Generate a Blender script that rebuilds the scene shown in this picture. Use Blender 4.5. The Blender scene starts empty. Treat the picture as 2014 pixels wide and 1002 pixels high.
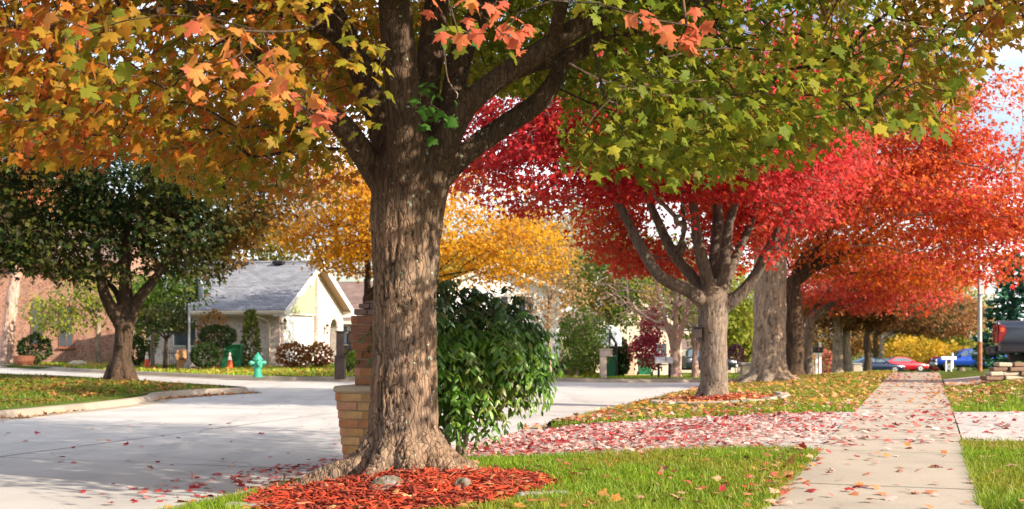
import bpy, math, random
import numpy as np
from mathutils import Vector, Matrix
from mathutils.geometry import delaunay_2d_cdt

# ------------------------------------------------------------------ camera, sky, sun, exposure
F, CX, HY, CH = 2450.0, 1007.0, 660.0, 1.19      # focal length in photo pixels, centre, horizon row, eye height
scene = bpy.context.scene
C = scene.collection
cam = bpy.data.cameras.new('camera')
cam.sensor_width = 36.0
cam.lens = F / 2014 * 36
cam.shift_y = (HY - 501) / 2014
cam.clip_start = 0.1
cam.clip_end = 3000
cam.dof.use_dof = True
cam.dof.focus_distance = 11.6
cam.dof.aperture_fstop = 3.2
camo = bpy.data.objects.new('camera', cam)
C.objects.link(camo)
camo.location = (0, 0, CH)
camo.rotation_euler = (math.pi / 2, 0, 0)
scene.camera = camo

SUN_EL = math.radians(27)
SUN_AZ = math.atan2(0.86, -0.51)                 # from +Y towards +X
SUN = Vector((math.sin(SUN_AZ) * math.cos(SUN_EL), math.cos(SUN_AZ) * math.cos(SUN_EL), math.sin(SUN_EL)))
world = bpy.data.worlds.new('World')
scene.world = world
world.use_nodes = True
wn = world.node_tree
wn.nodes.clear()
w_out = wn.nodes.new('ShaderNodeOutputWorld')
w_bg = wn.nodes.new('ShaderNodeBackground')
w_sky = wn.nodes.new('ShaderNodeTexSky')
w_sky.sky_type = 'NISHITA'
w_sky.sun_disc = False
w_sky.sun_elevation = SUN_EL
w_sky.sun_rotation = SUN_AZ
w_sky.air_density = 1.0
w_sky.dust_density = 1.5
w_tc = wn.nodes.new('ShaderNodeTexCoord')
w_mp = wn.nodes.new('ShaderNodeMapping')
w_mp.inputs['Scale'].default_value = (1, 1, 3.2)
w_no = wn.nodes.new('ShaderNodeTexNoise')
w_no.inputs['Scale'].default_value = 3.0
w_no.inputs['Detail'].default_value = 8
w_cr = wn.nodes.new('ShaderNodeValToRGB')
w_cr.color_ramp.elements[0].position = 0.42
w_cr.color_ramp.elements[1].position = 0.62
w_mx = wn.nodes.new('ShaderNodeMix')
w_mx.data_type = 'RGBA'
w_mx.inputs['B'].default_value = (9.0, 9.2, 9.8, 1)
wn.links.new(w_tc.outputs['Generated'], w_mp.inputs['Vector'])
wn.links.new(w_mp.outputs['Vector'], w_no.inputs['Vector'])
wn.links.new(w_no.outputs['Fac'], w_cr.inputs['Fac'])
wn.links.new(w_cr.outputs['Color'], w_mx.inputs['Factor'])
wn.links.new(w_sky.outputs['Color'], w_mx.inputs['A'])
wn.links.new(w_mx.outputs['Result'], w_bg.inputs['Color'])
w_bg.inputs['Strength'].default_value = 0.105
wn.links.new(w_bg.outputs['Background'], w_out.inputs['Surface'])

sl = bpy.data.lights.new('sun', 'SUN')
sl.energy = 5.0
sl.angle = math.radians(0.6)
sl.color = (1.0, 0.88, 0.71)
so = bpy.data.objects.new('sun', sl)
C.objects.link(so)
so.rotation_euler = SUN.to_track_quat('Z', 'Y').to_euler()

vs = scene.view_settings
vs.view_transform = 'Standard'
vs.look = 'None'
vs.gamma = 1.0
vs.use_curve_mapping = False
vs.exposure = 1.12
scene.cycles.max_bounces = 8
scene.cycles.transmission_bounces = 6
scene.cycles.transparent_max_bounces = 6

random.seed(7)
RNG = np.random.default_rng(11)

# ------------------------------------------------------------------ numeric helpers
def h32(ix, iy, iz, seed):
    h = (ix.astype(np.int64) * 374761393 + iy.astype(np.int64) * 668265263 + iz.astype(np.int64) * 2147483647 + seed * 1274126177) & 0xFFFFFFFF
    h = ((h ^ (h >> 13)) * 1274126177) & 0xFFFFFFFF
    h = ((h ^ (h >> 16)) * 2246822519) & 0xFFFFFFFF
    return ((h ^ (h >> 15)) & 0xFFFFFF) / float(0xFFFFFF)

def vnoise(p, seed=0):
    p = np.asarray(p, float)
    i = np.floor(p).astype(np.int64)
    f = p - i
    f = f * f * (3 - 2 * f)
    r = 0
    for dx in (0, 1):
        wx = f[:, 0] if dx else 1 - f[:, 0]
        for dy in (0, 1):
            wy = f[:, 1] if dy else 1 - f[:, 1]
            for dz in (0, 1):
                wz = f[:, 2] if dz else 1 - f[:, 2]
                r = r + wx * wy * wz * h32(i[:, 0] + dx, i[:, 1] + dy, i[:, 2] + dz, seed)
    return r

def fbm(p, octaves=4, seed=0):
    p = np.asarray(p, float)
    r, a, t = 0, 1.0, 0
    for k in range(octaves):
        r = r + a * vnoise(p * 2 ** k, seed + k)
        t += a
        a *= 0.5
    return r / t

def worley(p, seed=0):
    i = np.floor(p).astype(np.int64)
    f1 = np.full(len(p), 9.0)
    f2 = np.full(len(p), 9.0)
    for dx in (-1, 0, 1):
        for dy in (-1, 0, 1):
            for dz in (-1, 0, 1):
                c = i + np.array((dx, dy, dz))
                q = np.stack([c[:, k] + h32(c[:, 0], c[:, 1], c[:, 2], seed + 31 * k) for k in range(3)], 1)
                d = np.linalg.norm(q - p, axis=1)
                m = d < f1
                f2 = np.where(m, f1, np.minimum(f2, d))
                f1 = np.where(m, d, f1)
    return f1, f2

def smooth(t):
    t = np.clip(t, 0, 1)
    return t * t * (3 - 2 * t)

ST = 0.3335                                     # the street runs along (ST, 1)
RD = Vector((ST, 1, 0)).normalized()
RP = Vector((RD.y, -RD.x, 0))                   # to the right of the street
STREET_ROT = -math.atan(ST)

def gz(x, y):
    """height of the lawns and walks"""
    x = np.asarray(x, float); y = np.asarray(y, float)
    o = x - ST * y
    z = -0.22 * smooth((-1.2 - o) / 4.9)
    z = z - 0.028 * np.clip(y - 39, 0, 110) * smooth((x + 2) / 6)
    z = z + 0.2 * smooth((o - 0.6) / 1.6) * smooth((y - 18) / 8) * (1 - smooth((y - 42) / 20))
    return z

def gzf(x, y):
    return float(gz(np.array([x]), np.array([y]))[0])

def P(px, py, Y):
    """the point at depth Y seen at a photo pixel"""
    return Vector(((px - CX) * Y / F, Y, CH + (HY - py) * Y / F))

def XY(px, Y):
    return ((px - CX) * Y / F, Y)

def G(px, py, z=None):
    """ground point under a photo pixel"""
    for Y in np.arange(4, 260, 0.05):
        x = (px - CX) * Y / F
        zz = gzf(x, Y) if z is None else z
        if CH + (HY - py) * Y / F <= zz:
            return Vector((x, Y, zz))
    return Vector((x, Y, zz))

def proj(p):
    return CX + F * p[:, 0] / p[:, 1], HY - F * (p[:, 2] - CH) / p[:, 1]

def OY(o, Y):
    return (o + ST * Y, Y)

# ------------------------------------------------------------------ objects
def new_mesh(name, verts, faces, mat=None, smooth_shade=False, cols=None, attrs=None):
    me = bpy.data.meshes.new(name)
    if isinstance(faces, np.ndarray):
        n, k = faces.shape
        me.vertices.add(len(verts))
        me.vertices.foreach_set('co', np.asarray(verts, np.float32).ravel())
        me.loops.add(n * k)
        me.loops.foreach_set('vertex_index', faces.astype(np.int32).ravel())
        me.polygons.add(n)
        me.polygons.foreach_set('loop_start', np.arange(0, n * k, k, dtype=np.int32))
        me.polygons.foreach_set('loop_total', np.full(n, k, np.int32))
        me.update(calc_edges=True)
    else:
        me.from_pydata([tuple(v) for v in verts], [], faces)
        me.update()
    if cols is not None:
        a = me.attributes.new('col', 'FLOAT_COLOR', 'POINT')
        c = np.ones((len(verts), 4), np.float32)
        c[:, :3] = cols
        a.data.foreach_set('color', c.ravel())
    for k, v in (attrs or {}).items():
        a = me.attributes.new(k, 'FLOAT', 'POINT')
        a.data.foreach_set('value', np.asarray(v, np.float32))
    if smooth_shade:
        me.polygons.foreach_set('use_smooth', np.ones(len(me.polygons), bool))
    if mat is not None:
        me.materials.append(mat)
    return me

def link(name, me, parent=None, loc=(0, 0, 0), rot=(0, 0, 0), scale=None):
    o = bpy.data.objects.new(name, me)
    C.objects.link(o)
    o.parent = parent
    o.location = loc
    o.rotation_euler = rot
    if scale is not None:
        o.scale = scale if hasattr(scale, '__len__') else (scale,) * 3
    return o

def tag(o, label, cat=None, group=None, kind=None):
    if label: o['label'] = label
    if cat: o['category'] = cat
    if group: o['group'] = group
    if kind: o['kind'] = kind
    return o

def thing(name, label, cat, loc=(0, 0, 0), rotz=0, group=None):
    o = link(name, None, None, loc, (0, 0, rotz))
    return tag(o, label, cat, group)

class MB:
    """collects simple shapes for ONE mesh"""
    def __init__(s):
        s.v, s.f = [], []
    def add(s, vs, fs):
        n = len(s.v)
        s.v += [Vector(v) for v in vs]
        s.f += [tuple(i + n for i in f) for f in fs]
        return s
    def box(s, c, d, rot=None, bev=0.0):
        x, y, z = d[0] / 2, d[1] / 2, d[2] / 2
        if bev <= 0:
            vs = [Vector((a * x, b * y, e * z)) for a in (-1, 1) for b in (-1, 1) for e in (-1, 1)]
            fs = [(0, 1, 3, 2), (4, 6, 7, 5), (0, 4, 5, 1), (2, 3, 7, 6), (0, 2, 6, 4), (1, 5, 7, 3)]
        else:
            b = min(bev, x * .9, y * .9, z * .9)
            vs, idx = [], {}
            for sx in (-1, 1):
                for sy in (-1, 1):
                    for sz in (-1, 1):
                        for ax in range(3):
                            q = [sx * (x - b), sy * (y - b), sz * (z - b)]
                            q[ax] = (sx * x, sy * y, sz * z)[ax]
                            idx[sx, sy, sz, ax] = len(vs)
                            vs.append(Vector(q))
            fs = []
            for ax in range(3):
                u, w = [(1, 2), (2, 0), (0, 1)][ax]
                for sg in (-1, 1):
                    ring = []
                    for su, sw in ((-1, -1), (1, -1), (1, 1), (-1, 1)):
                        k = [0, 0, 0]; k[ax] = sg; k[u] = su; k[w] = sw
                        ring.append(idx[k[0], k[1], k[2], ax])
                    fs.append(tuple(ring if sg > 0 else ring[::-1]))
            for ax in range(3):
                u, w = [(1, 2), (2, 0), (0, 1)][ax]
                for su in (-1, 1):
                    for sw in (-1, 1):
                        def kk(sa, face):
                            k = [0, 0, 0]; k[ax] = sa; k[u] = su; k[w] = sw
                            return idx[k[0], k[1], k[2], face]
                        fs.append((kk(-1, u), kk(1, u), kk(1, w), kk(-1, w)))
            for sx in (-1, 1):
                for sy in (-1, 1):
                    for sz in (-1, 1):
                        fs.append(tuple(idx[sx, sy, sz, a] for a in range(3)))
        if rot is not None:
            vs = [rot @ v for v in vs]
        return s.add([v + Vector(c) for v in vs], fs)
    def tube(s, pts, rad, n=8, cap=True):
        pts = [Vector(p) for p in pts]
        if not hasattr(rad, '__len__'):
            rad = [rad] * len(pts)
        vs, fs = [], []
        up = None
        for i, p in enumerate(pts):
            d = (pts[min(i + 1, len(pts) - 1)] - pts[max(i - 1, 0)]).normalized()
            if up is None:
                up = Vector((0, 0, 1)) if abs(d.z) < .9 else Vector((1, 0, 0))
            a = d.cross(up).normalized()
            up = a.cross(d).normalized()
            for k in range(n):
                t = 2 * math.pi * k / n
                vs.append(p + (a * math.cos(t) + up * math.sin(t)) * rad[i])
        for i in range(len(pts) - 1):
            for k in range(n):
                j = (k + 1) % n
                fs.append((i * n + k, i * n + j, i * n + n + j, i * n + n + k))
        if cap:
            fs.append(tuple(range(n))[::-1])
            fs.append(tuple(range((len(pts) - 1) * n, len(pts) * n)))
        return s.add(vs, fs)
    def lathe(s, prof, n=16, c=(0, 0, 0)):
        vs, fs = [], []
        for r, z in prof:
            for k in range(n):
                t = 2 * math.pi * k / n
                vs.append((c[0] + r * math.cos(t), c[1] + r * math.sin(t), c[2] + z))
        for i in range(len(prof) - 1):
            for k in range(n):
                j = (k + 1) % n
                fs.append((i * n + k, i * n + j, i * n + n + j, i * n + n + k))
        fs.append(tuple(range(n))[::-1])
        fs.append(tuple(range((len(prof) - 1) * n, len(prof) * n)))
        return s.add(vs, fs)
    def prism(s, poly, d):
        """poly: 3-D ring, d: extrusion vector"""
        n = len(poly)
        vs = [Vector(p) for p in poly] + [Vector(p) + Vector(d) for p in poly]
        fs = [tuple(range(n))[::-1], tuple(range(n, 2 * n))]
        fs += [(i, (i + 1) % n, n + (i + 1) % n, n + i) for i in range(n)]
        return s.add(vs, fs)
    def build(s, name, mat, parent=None, loc=(0, 0, 0), rot=(0, 0, 0), sm=False):
        me = new_mesh(name, s.v, s.f, mat, sm)
        return link(name, me, parent, loc, rot)
    def mesh(s, name, mat, sm=False):
        return new_mesh(name, s.v, s.f, mat, sm)

def sheet(name, poly, spacing, zf, mat, skirt=0.0, extra=None):
    """a ground sheet filling a polygon, its height given by zf(x, y)"""
    ring = []
    n = len(poly)
    for i in range(n):
        a, b = np.array(poly[i]), np.array(poly[(i + 1) % n])
        k = max(1, int(np.linalg.norm(b - a) / spacing))
        for j in range(k):
            ring.append(a + (b - a) * j / k)
    ring = np.array(ring)
    lo, hi = ring.min(0), ring.max(0)
    gx, gy = np.meshgrid(np.arange(lo[0] + spacing * .37, hi[0], spacing), np.arange(lo[1] + spacing * .41, hi[1], spacing))
    pts = np.stack([gx.ravel(), gy.ravel()], 1)
    pts = pts[inside(pts, poly, spacing * .3)]
    allp = [Vector((float(a), float(b))) for a, b in ring] + [Vector((float(a), float(b))) for a, b in pts]
    m = len(ring)
    v, e, f, _, _, _ = delaunay_2d_cdt(allp, [(i, (i + 1) % m) for i in range(m)], [], 1, 1e-5)
    xy = np.array([(q.x, q.y) for q in v])
    z = zf(xy[:, 0], xy[:, 1])
    verts = [tuple(q) for q in np.column_stack([xy, z])]
    faces = [tuple(q) for q in f]
    fixed = []
    for q in faces:
        a, b, c = (xy[i] for i in q[:3])
        fixed.append(q if (b[0] - a[0]) * (c[1] - a[1]) - (b[1] - a[1]) * (c[0] - a[0]) > 0 else q[::-1])
    faces = fixed
    if skirt:
        k = len(verts)
        verts += [(verts[i][0], verts[i][1], verts[i][2] - skirt) for i in range(m)]
        faces += [(i, (i + 1) % m, k + (i + 1) % m, k + i) for i in range(m)]
    return new_mesh(name, verts, faces, mat)

def inside(pts, poly, margin=0.0):
    x, y = pts[:, 0], pts[:, 1]
    r = np.zeros(len(pts), bool)
    near = np.full(len(pts), 1e9)
    n = len(poly)
    for i in range(n):
        x0, y0 = poly[i]; x1, y1 = poly[(i + 1) % n]
        c = ((y0 > y) != (y1 > y))
        with np.errstate(divide='ignore', invalid='ignore'):
            xi = (x1 - x0) * (y - y0) / ((y1 - y0) if y1 != y0 else 1e-12) + x0
        r ^= c & (x < xi)
        if margin:
            dx, dy = x1 - x0, y1 - y0
            t = np.clip(((x - x0) * dx + (y - y0) * dy) / (dx * dx + dy * dy + 1e-12), 0, 1)
            near = np.minimum(near, np.hypot(x - x0 - t * dx, y - y0 - t * dy))
    return r & (near > margin) if margin else r

def scatter(poly, n, rng=RNG):
    poly = [tuple(p) for p in poly]
    a = np.array(poly)
    lo, hi = a.min(0), a.max(0)
    out = np.zeros((0, 2))
    while len(out) < n:
        q = lo + rng.random((n * 2, 2)) * (hi - lo)
        out = np.vstack([out, q[inside(q, poly)]])
    return out[:n]

# ------------------------------------------------------------------ materials
def nmat(name):
    m = bpy.data.materials.new(name)
    m.use_nodes = True
    nt = m.node_tree
    b = nt.nodes['Principled BSDF']
    return m, nt, b

def N(nt, kind, **kw):
    n = nt.nodes.new('ShaderNode' + kind)
    for k, v in kw.items():
        if k in n.inputs:
            n.inputs[k].default_value = v
        else:
            setattr(n, k, v)
    return n

def ramp(nt, fac, stops):
    r = nt.nodes.new('ShaderNodeValToRGB')
    e = r.color_ramp.elements
    while len(e) > 1:
        e.remove(e[-1])
    e[0].position, e[0].color = stops[0][0], (*stops[0][1], 1)
    for p, c in stops[1:]:
        q = e.new(p)
        q.color = (*c, 1)
    nt.links.new(fac, r.inputs['Fac'])
    return r.outputs['Color']

def mixc(nt, fac, a, b, blend='MIX'):
    m = nt.nodes.new('ShaderNodeMix')
    m.data_type = 'RGBA'
    m.blend_type = blend
    for s, v in (('Factor', fac), ('A', a), ('B', b)):
        if hasattr(v, 'links'):
            nt.links.new(v, m.inputs[s])
        elif s == 'Factor':
            m.inputs[s].default_value = v
        else:
            m.inputs[s].default_value = (*v, 1)
    return m.outputs['Result']

def bump(nt, b, height, strength=0.3, dist=0.02):
    n = nt.nodes.new('ShaderNodeBump')
    n.inputs['Strength'].default_value = strength
    n.inputs['Distance'].default_value = dist
    nt.links.new(height, n.inputs['Height'])
    nt.links.new(n.outputs['Normal'], b.inputs['Normal'])

def coords(nt, scale=(1, 1, 1), kind='Object', rot=(0, 0, 0)):
    t = nt.nodes.new('ShaderNodeTexCoord')
    m = nt.nodes.new('ShaderNodeMapping')
    m.inputs['Scale'].default_value = scale
    m.inputs['Rotation'].default_value = rot
    nt.links.new(t.outputs[kind], m.inputs['Vector'])
    return m.outputs['Vector']

def noise(nt, vec, scale, detail=4, rough=.55):
    n = nt.nodes.new('ShaderNodeTexNoise')
    n.inputs['Scale'].default_value = scale
    n.inputs['Detail'].default_value = detail
    n.inputs['Roughness'].default_value = rough
    nt.links.new(vec, n.inputs['Vector'])
    return n.outputs['Fac']

def plain(name, col, rough=.6, metal=0.0, var=.18, scale=6.0, spec=.4, coat=0):
    m, nt, b = nmat(name)
    v = coords(nt)
    f = noise(nt, v, scale)
    c = ramp(nt, f, [(.3, tuple(x * (1 - var) for x in col)), (.7, tuple(min(1, x * (1 + var)) for x in col))])
    nt.links.new(c, b.inputs['Base Color'])
    b.inputs['Roughness'].default_value = rough
    b.inputs['Metallic'].default_value = metal
    b.inputs['Specular IOR Level'].default_value = spec
    b.inputs['Coat Weight'].default_value = coat
    b.inputs['Coat Roughness'].default_value = .08
    return m

def leaf_mat(name, trans=.45, rough=.55, spec=.2):
    m, nt, b = nmat(name)
    a = N(nt, 'Attribute', attribute_name='col')
    v = coords(nt)
    f = noise(nt, v, 34.0, 3)
    dk = ramp(nt, f, [(.25, (.72, .72, .72)), (.75, (1.2, 1.2, 1.2))])
    c = mixc(nt, 1.0, a.outputs['Color'], dk, 'MULTIPLY')
    nt.links.new(c, b.inputs['Base Color'])
    b.inputs['Roughness'].default_value = rough
    b.inputs['Specular IOR Level'].default_value = spec
    t = N(nt, 'BsdfTranslucent')
    nt.links.new(c, t.inputs['Color'])
    s = N(nt, 'MixShader')
    s.inputs['Fac'].default_value = trans
    nt.links.new(b.outputs['BSDF'], s.inputs[1])
    nt.links.new(t.outputs['BSDF'], s.inputs[2])
    nt.links.new(s.outputs['Shader'], nt.nodes['Material Output'].inputs['Surface'])
    return m

def bark_mat(name, plate, furrow, scale=1.0, lichen=0.0, bstr=.5, crack=.75):
    m, nt, b = nmat(name)
    v = coords(nt, (scale, scale, scale * .13))
    v2 = coords(nt)
    f = noise(nt, v, 22, 6, .65)
    g = noise(nt, v2, 2.2, 3)
    c = ramp(nt, f, [(.28, tuple(x * .55 for x in plate)), (.5, plate), (.72, tuple(min(1, x * 1.45) for x in plate))])
    tint = ramp(nt, g, [(.3, (.82, .86, .9)), (.7, (1.15, 1.02, .9))])
    c = mixc(nt, 1.0, c, tint, 'MULTIPLY')
    a = N(nt, 'Attribute', attribute_name='furrow_limb_shade')
    # narrow upright cracks between the bark plates
    wn_ = N(nt, 'TexNoise', Scale=7.0, Detail=3)
    nt.links.new(v2, wn_.inputs['Vector'])
    sc = nt.nodes.new('ShaderNodeVectorMath'); sc.operation = 'SCALE'; sc.inputs['Scale'].default_value = .09
    nt.links.new(wn_.outputs['Color'], sc.inputs[0])
    ad = nt.nodes.new('ShaderNodeVectorMath'); ad.operation = 'ADD'
    nt.links.new(v2, ad.inputs[0]); nt.links.new(sc.outputs['Vector'], ad.inputs[1])
    mp = nt.nodes.new('ShaderNodeMapping'); mp.inputs['Scale'].default_value = (24 * scale, 24 * scale, 4.2 * scale)
    nt.links.new(ad.outputs['Vector'], mp.inputs['Vector'])
    vo = N(nt, 'TexVoronoi', feature='DISTANCE_TO_EDGE', Scale=1.0)
    nt.links.new(mp.outputs['Vector'], vo.inputs['Vector'])
    vc = N(nt, 'TexVoronoi', Scale=1.0)
    nt.links.new(mp.outputs['Vector'], vc.inputs['Vector'])
    ck = ramp(nt, vo.outputs['Distance'], [(.0, (crack, crack, crack)), (.07, (0, 0, 0))])
    pv = ramp(nt, vc.outputs['Color'], [(.2, (.78, .78, .78)), (.8, (1.2, 1.18, 1.15))])
    c = mixc(nt, 1.0, c, pv, 'MULTIPLY')
    c = mixc(nt, ck, c, furrow)
    c = mixc(nt, a.outputs['Fac'], c, furrow)  # furrow colour in the bark, and painted crown shade on the limbs
    if lichen:
        l = noise(nt, v2, 16, 3)
        lf = ramp(nt, l, [(.66, (0, 0, 0)), (.72, (lichen, lichen, lichen))])
        c = mixc(nt, lf, c, (.36, .44, .33))
    nt.links.new(c, b.inputs['Base Color'])
    b.inputs['Roughness'].default_value = .9
    b.inputs['Specular IOR Level'].default_value = .15
    hh = ramp(nt, vo.outputs['Distance'], [(.0, (0, 0, 0)), (.16, (.8, .8, .8))])
    hs = mixc(nt, .35, hh, ramp(nt, f, [(.3, (0, 0, 0)), (.7, (1, 1, 1))]))
    bump(nt, b, hs, bstr, .02)
    return m

def concrete_mat(name, base, rough=.85, crack=True, stain=.25):
    m, nt, b = nmat(name)
    v = coords(nt)
    a = noise(nt, v, .7, 6, .6)
    g = noise(nt, v, 60, 3)
    d = noise(nt, v, 240, 2)
    c = ramp(nt, a, [(.3, tuple(x * (1 - stain) for x in base)), (.5, base), (.72, tuple(min(1, x * (1 + stain * .45)) for x in base))])
    sp = ramp(nt, g, [(.3, (.84, .83, .82)), (.7, (1.1, 1.1, 1.1))])
    c = mixc(nt, 1.0, c, sp, 'MULTIPLY')
    if crack:
        vo = N(nt, 'TexVoronoi', feature='DISTANCE_TO_EDGE', Scale=.23)
        wv = nt.nodes.new('ShaderNodeVectorMath'); wv.operation = 'ADD'
        nn = N(nt, 'TexNoise', Scale=1.3, Detail=5)
        nt.links.new(v, nn.inputs['Vector'])
        sc = nt.nodes.new('ShaderNodeVectorMath'); sc.operation = 'SCALE'; sc.inputs['Scale'].default_value = .6
        nt.links.new(nn.outputs['Color'], sc.inputs[0])
        nt.links.new(v, wv.inputs[0]); nt.links.new(sc.outputs['Vector'], wv.inputs[1])
        nt.links.new(wv.outputs['Vector'], vo.inputs['Vector'])
        cf = ramp(nt, vo.outputs['Distance'], [(.0, (.6, .6, .6)), (.0025, (0, 0, 0))])
        c = mixc(nt, cf, c, (.12, .11, .10))
    s1 = noise(nt, v, 2.6, 6, .7)
    c = mixc(nt, ramp(nt, s1, [(.60, (0, 0, 0)), (.72, (.45, .45, .45))]), c, tuple(x * .5 for x in base))
    v3 = coords(nt, (1.6, .16, 1), 'Object', (0, 0, math.atan(ST)))
    s2 = noise(nt, v3, 1.0, 4, .6)
    c = mixc(nt, ramp(nt, s2, [(.52, (0, 0, 0)), (.68, (.32, .32, .32))]), c, tuple(x * .55 for x in base))
    nt.links.new(c, b.inputs['Base Color'])
    b.inputs['Roughness'].default_value = rough
    bump(nt, b, d, .25, .004)
    return m

def brick_mat(name, c1, c2, mortar, bw=.21, bh=.075, msz=.012, kind='Object', rot=(0, 0, 0), blotch=None):
    """brick wall seen from afar; the wall's own x is along it and z is up"""
    m, nt, b = nmat(name)
    t = nt.nodes.new('ShaderNodeTexCoord')
    sp = N(nt, 'SeparateXYZ'); cb = N(nt, 'CombineXYZ')
    nt.links.new(t.outputs['Object'], sp.inputs['Vector'])
    ad = N(nt, 'Math', operation='ADD')
    nt.links.new(sp.outputs['X'], ad.inputs[0]); nt.links.new(sp.outputs['Y'], ad.inputs[1])
    nt.links.new(ad.outputs['Value'], cb.inputs['X']); nt.links.new(sp.outputs['Z'], cb.inputs['Y'])
    k = N(nt, 'TexBrick')
    k.inputs['Color1'].default_value = (*c1, 1); k.inputs['Color2'].default_value = (*c2, 1)
    k.inputs['Mortar'].default_value = (*mortar, 1)
    k.inputs['Scale'].default_value = 1
    k.inputs['Brick Width'].default_value = bw; k.inputs['Row Height'].default_value = bh
    k.inputs['Mortar Size'].default_value = msz; k.inputs['Bias'].default_value = -.1
    nt.links.new(cb.outputs['Vector'], k.inputs['Vector'])
    v = coords(nt)
    f = noise(nt, v, 1.6, 4)
    c = mixc(nt, 1.0, k.outputs['Color'], ramp(nt, f, [(.3, (.8, .8, .8)), (.7, (1.15, 1.12, 1.1))]), 'MULTIPLY')
    if blotch:
        wn_ = N(nt, 'TexWhiteNoise')
        q = N(nt, 'TexVoronoi', Scale=11.0)
        nt.links.new(v, q.inputs['Vector'])
        bf = ramp(nt, q.outputs['Color'], [(.66, (0, 0, 0)), (.70, (.6, .6, .6))])
        c = mixc(nt, bf, c, blotch)
    nt.links.new(c, b.inputs['Base Color'])
    b.inputs['Roughness'].default_value = .9
    inv = N(nt, 'Math', operation='SUBTRACT'); inv.inputs[0].default_value = 1
    nt.links.new(k.outputs['Fac'], inv.inputs[1])
    bump(nt, b, inv.outputs['Value'], .5, .01)
    return m

def glass_mat(name, col=(.03, .04, .05)):
    m = plain(name, col, .06, 0, .1, 2, .9)
    return m

M = {}
M['leaf'] = leaf_mat('maple_leaf', .55)
M['leaf_lit'] = leaf_mat('glossy_leaf', .3, .38, .5)
M['needle'] = leaf_mat('evergreen', .15, .6, .25)
M['litter'] = leaf_mat('fallen_leaf', .12, .6, .3)
M['chip'] = leaf_mat('wood_chip', .0, .8, .2)
M['grass'] = leaf_mat('grass_blade', .4, .5, .3)
# ------------------------------------------------------------------ leaves, branches, trees
def fan(outline, centre, fold=.25, droop=.18):
    o = np.array(outline, float)
    v = np.vstack([[centre], o])
    z = -fold * np.abs(v[:, 0]) - droop * v[:, 1] ** 2
    v = np.column_stack([v, z])
    n = len(o)
    f = np.array([(0, 1 + i, 1 + (i + 1) % n) for i in range(n)])
    return v, f

_half = [(.04, .02), (.36, -.03), (.30, .14), (.60, .42), (.36, .44), (.34, .58), (.15, .58), (.17, .78)]
MAPLE = fan([(0, 0)] + _half + [(0, 1.0)] + [(-x, y) for x, y in _half[::-1]], (0, .34))
_h2 = [(.34, .0), (.24, .2), (.56, .5), (.18, .55)]
STAR = fan([(0, 0)] + _h2 + [(0, 1.0)] + [(-x, y) for x, y in _h2[::-1]], (0, .32))
LOZ = fan([(0, 0), (.32, .3), (.3, .62), (0, 1), (-.34, .55), (-.28, .25)], (0, .45))
QUAD = (np.array([(0, 0, 0), (.36, .45, -.08), (0, 1, -.12), (-.36, .5, -.08)], float), np.array([(0, 1, 2), (0, 2, 3)]))
LOBE = (np.array([(0, 0, 0), (.5, .38, -.12), (.19, .5, -.07), (0, 1, -.2), (-.19, .5, -.07), (-.5, .42, -.12)], float), np.array([(0, 1, 2), (0, 2, 4), (2, 3, 4), (0, 4, 5)]))
OVAL = fan([(0, 0), (.17, .22), (.2, .45), (.12, .75), (0, 1), (-.12, .75), (-.2, .45), (-.17, .22)], (0, .4), .4, .3)
BLADE = (np.array([(-.05, 0, 0), (.05, 0, 0), (.035, .55, -.06), (-.035, .55, -.06), (0, 1, -.28)], float), np.array([(0, 1, 2), (0, 2, 3), (3, 2, 4)]))
BLADE1 = (np.array([(-.06, 0, 0), (.06, 0, 0), (0, 1, -.1)], float), np.array([(0, 1, 2)]))
CHIP = (np.array([(-.10, -.5, 0), (.07, -.40, 0), (.12, .5, 0), (-.05, .42, 0), (-.09, -.47, .035), (.06, -.38, .05), (.10, .46, .045), (-.04, .40, .03)], float),
        np.array([(4, 5, 6), (4, 6, 7), (0, 1, 5), (0, 5, 4), (1, 2, 6), (1, 6, 5), (2, 3, 7), (2, 7, 6), (3, 0, 4), (3, 4, 7), (0, 3, 2), (0, 2, 1)]))

def unit(a):
    return a / (np.linalg.norm(a, axis=1, keepdims=True) + 1e-9)

def frames(tip, nrm):
    T = unit(tip)
    Nn = unit(nrm - T * np.sum(nrm * T, 1, keepdims=True))
    U = np.cross(T, Nn)
    return U, T, Nn

def leaf_batch(shape, c, tip, nrm, size, cols, rng=RNG, curl=None):
    sv, sf = shape
    U, T, Nn = frames(tip, nrm)
    n, k = len(c), len(sv)
    cz = (rng.random(n) * 1.6 - .2) if curl is None else curl
    v = c[:, None, :] + size[:, None, None] * (sv[None, :, 0:1] * U[:, None, :] + sv[None, :, 1:2] * T[:, None, :] + (sv[None, :, 2:3] * cz[:, None, None]) * Nn[:, None, :])
    f = (np.arange(n)[:, None, None] * k + sf[None]).reshape(-1, 3)
    cc = np.repeat(cols, k, 0)
    return v.reshape(-1, 3), f, cc

def pal(colors, pos, rng=RNG, freq=.7, seed=3, jit=.26, spread=.35):
    """colour per leaf: patches of the palette plus leaf to leaf scatter"""
    cols = np.array(colors, float)
    t = fbm(pos * freq, 3, seed)
    t = np.clip((t - .5) * 2.2 + .5 + (rng.random(len(pos)) - .5) * spread * 2, 0, .9999) * (len(cols) - 1)
    i = t.astype(int)
    f = (t - i)[:, None]
    c = cols[i] * (1 - f) + cols[np.minimum(i + 1, len(cols) - 1)] * f
    return c * (1 + (rng.random((len(pos), 1)) - .5) * 2 * jit)

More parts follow.
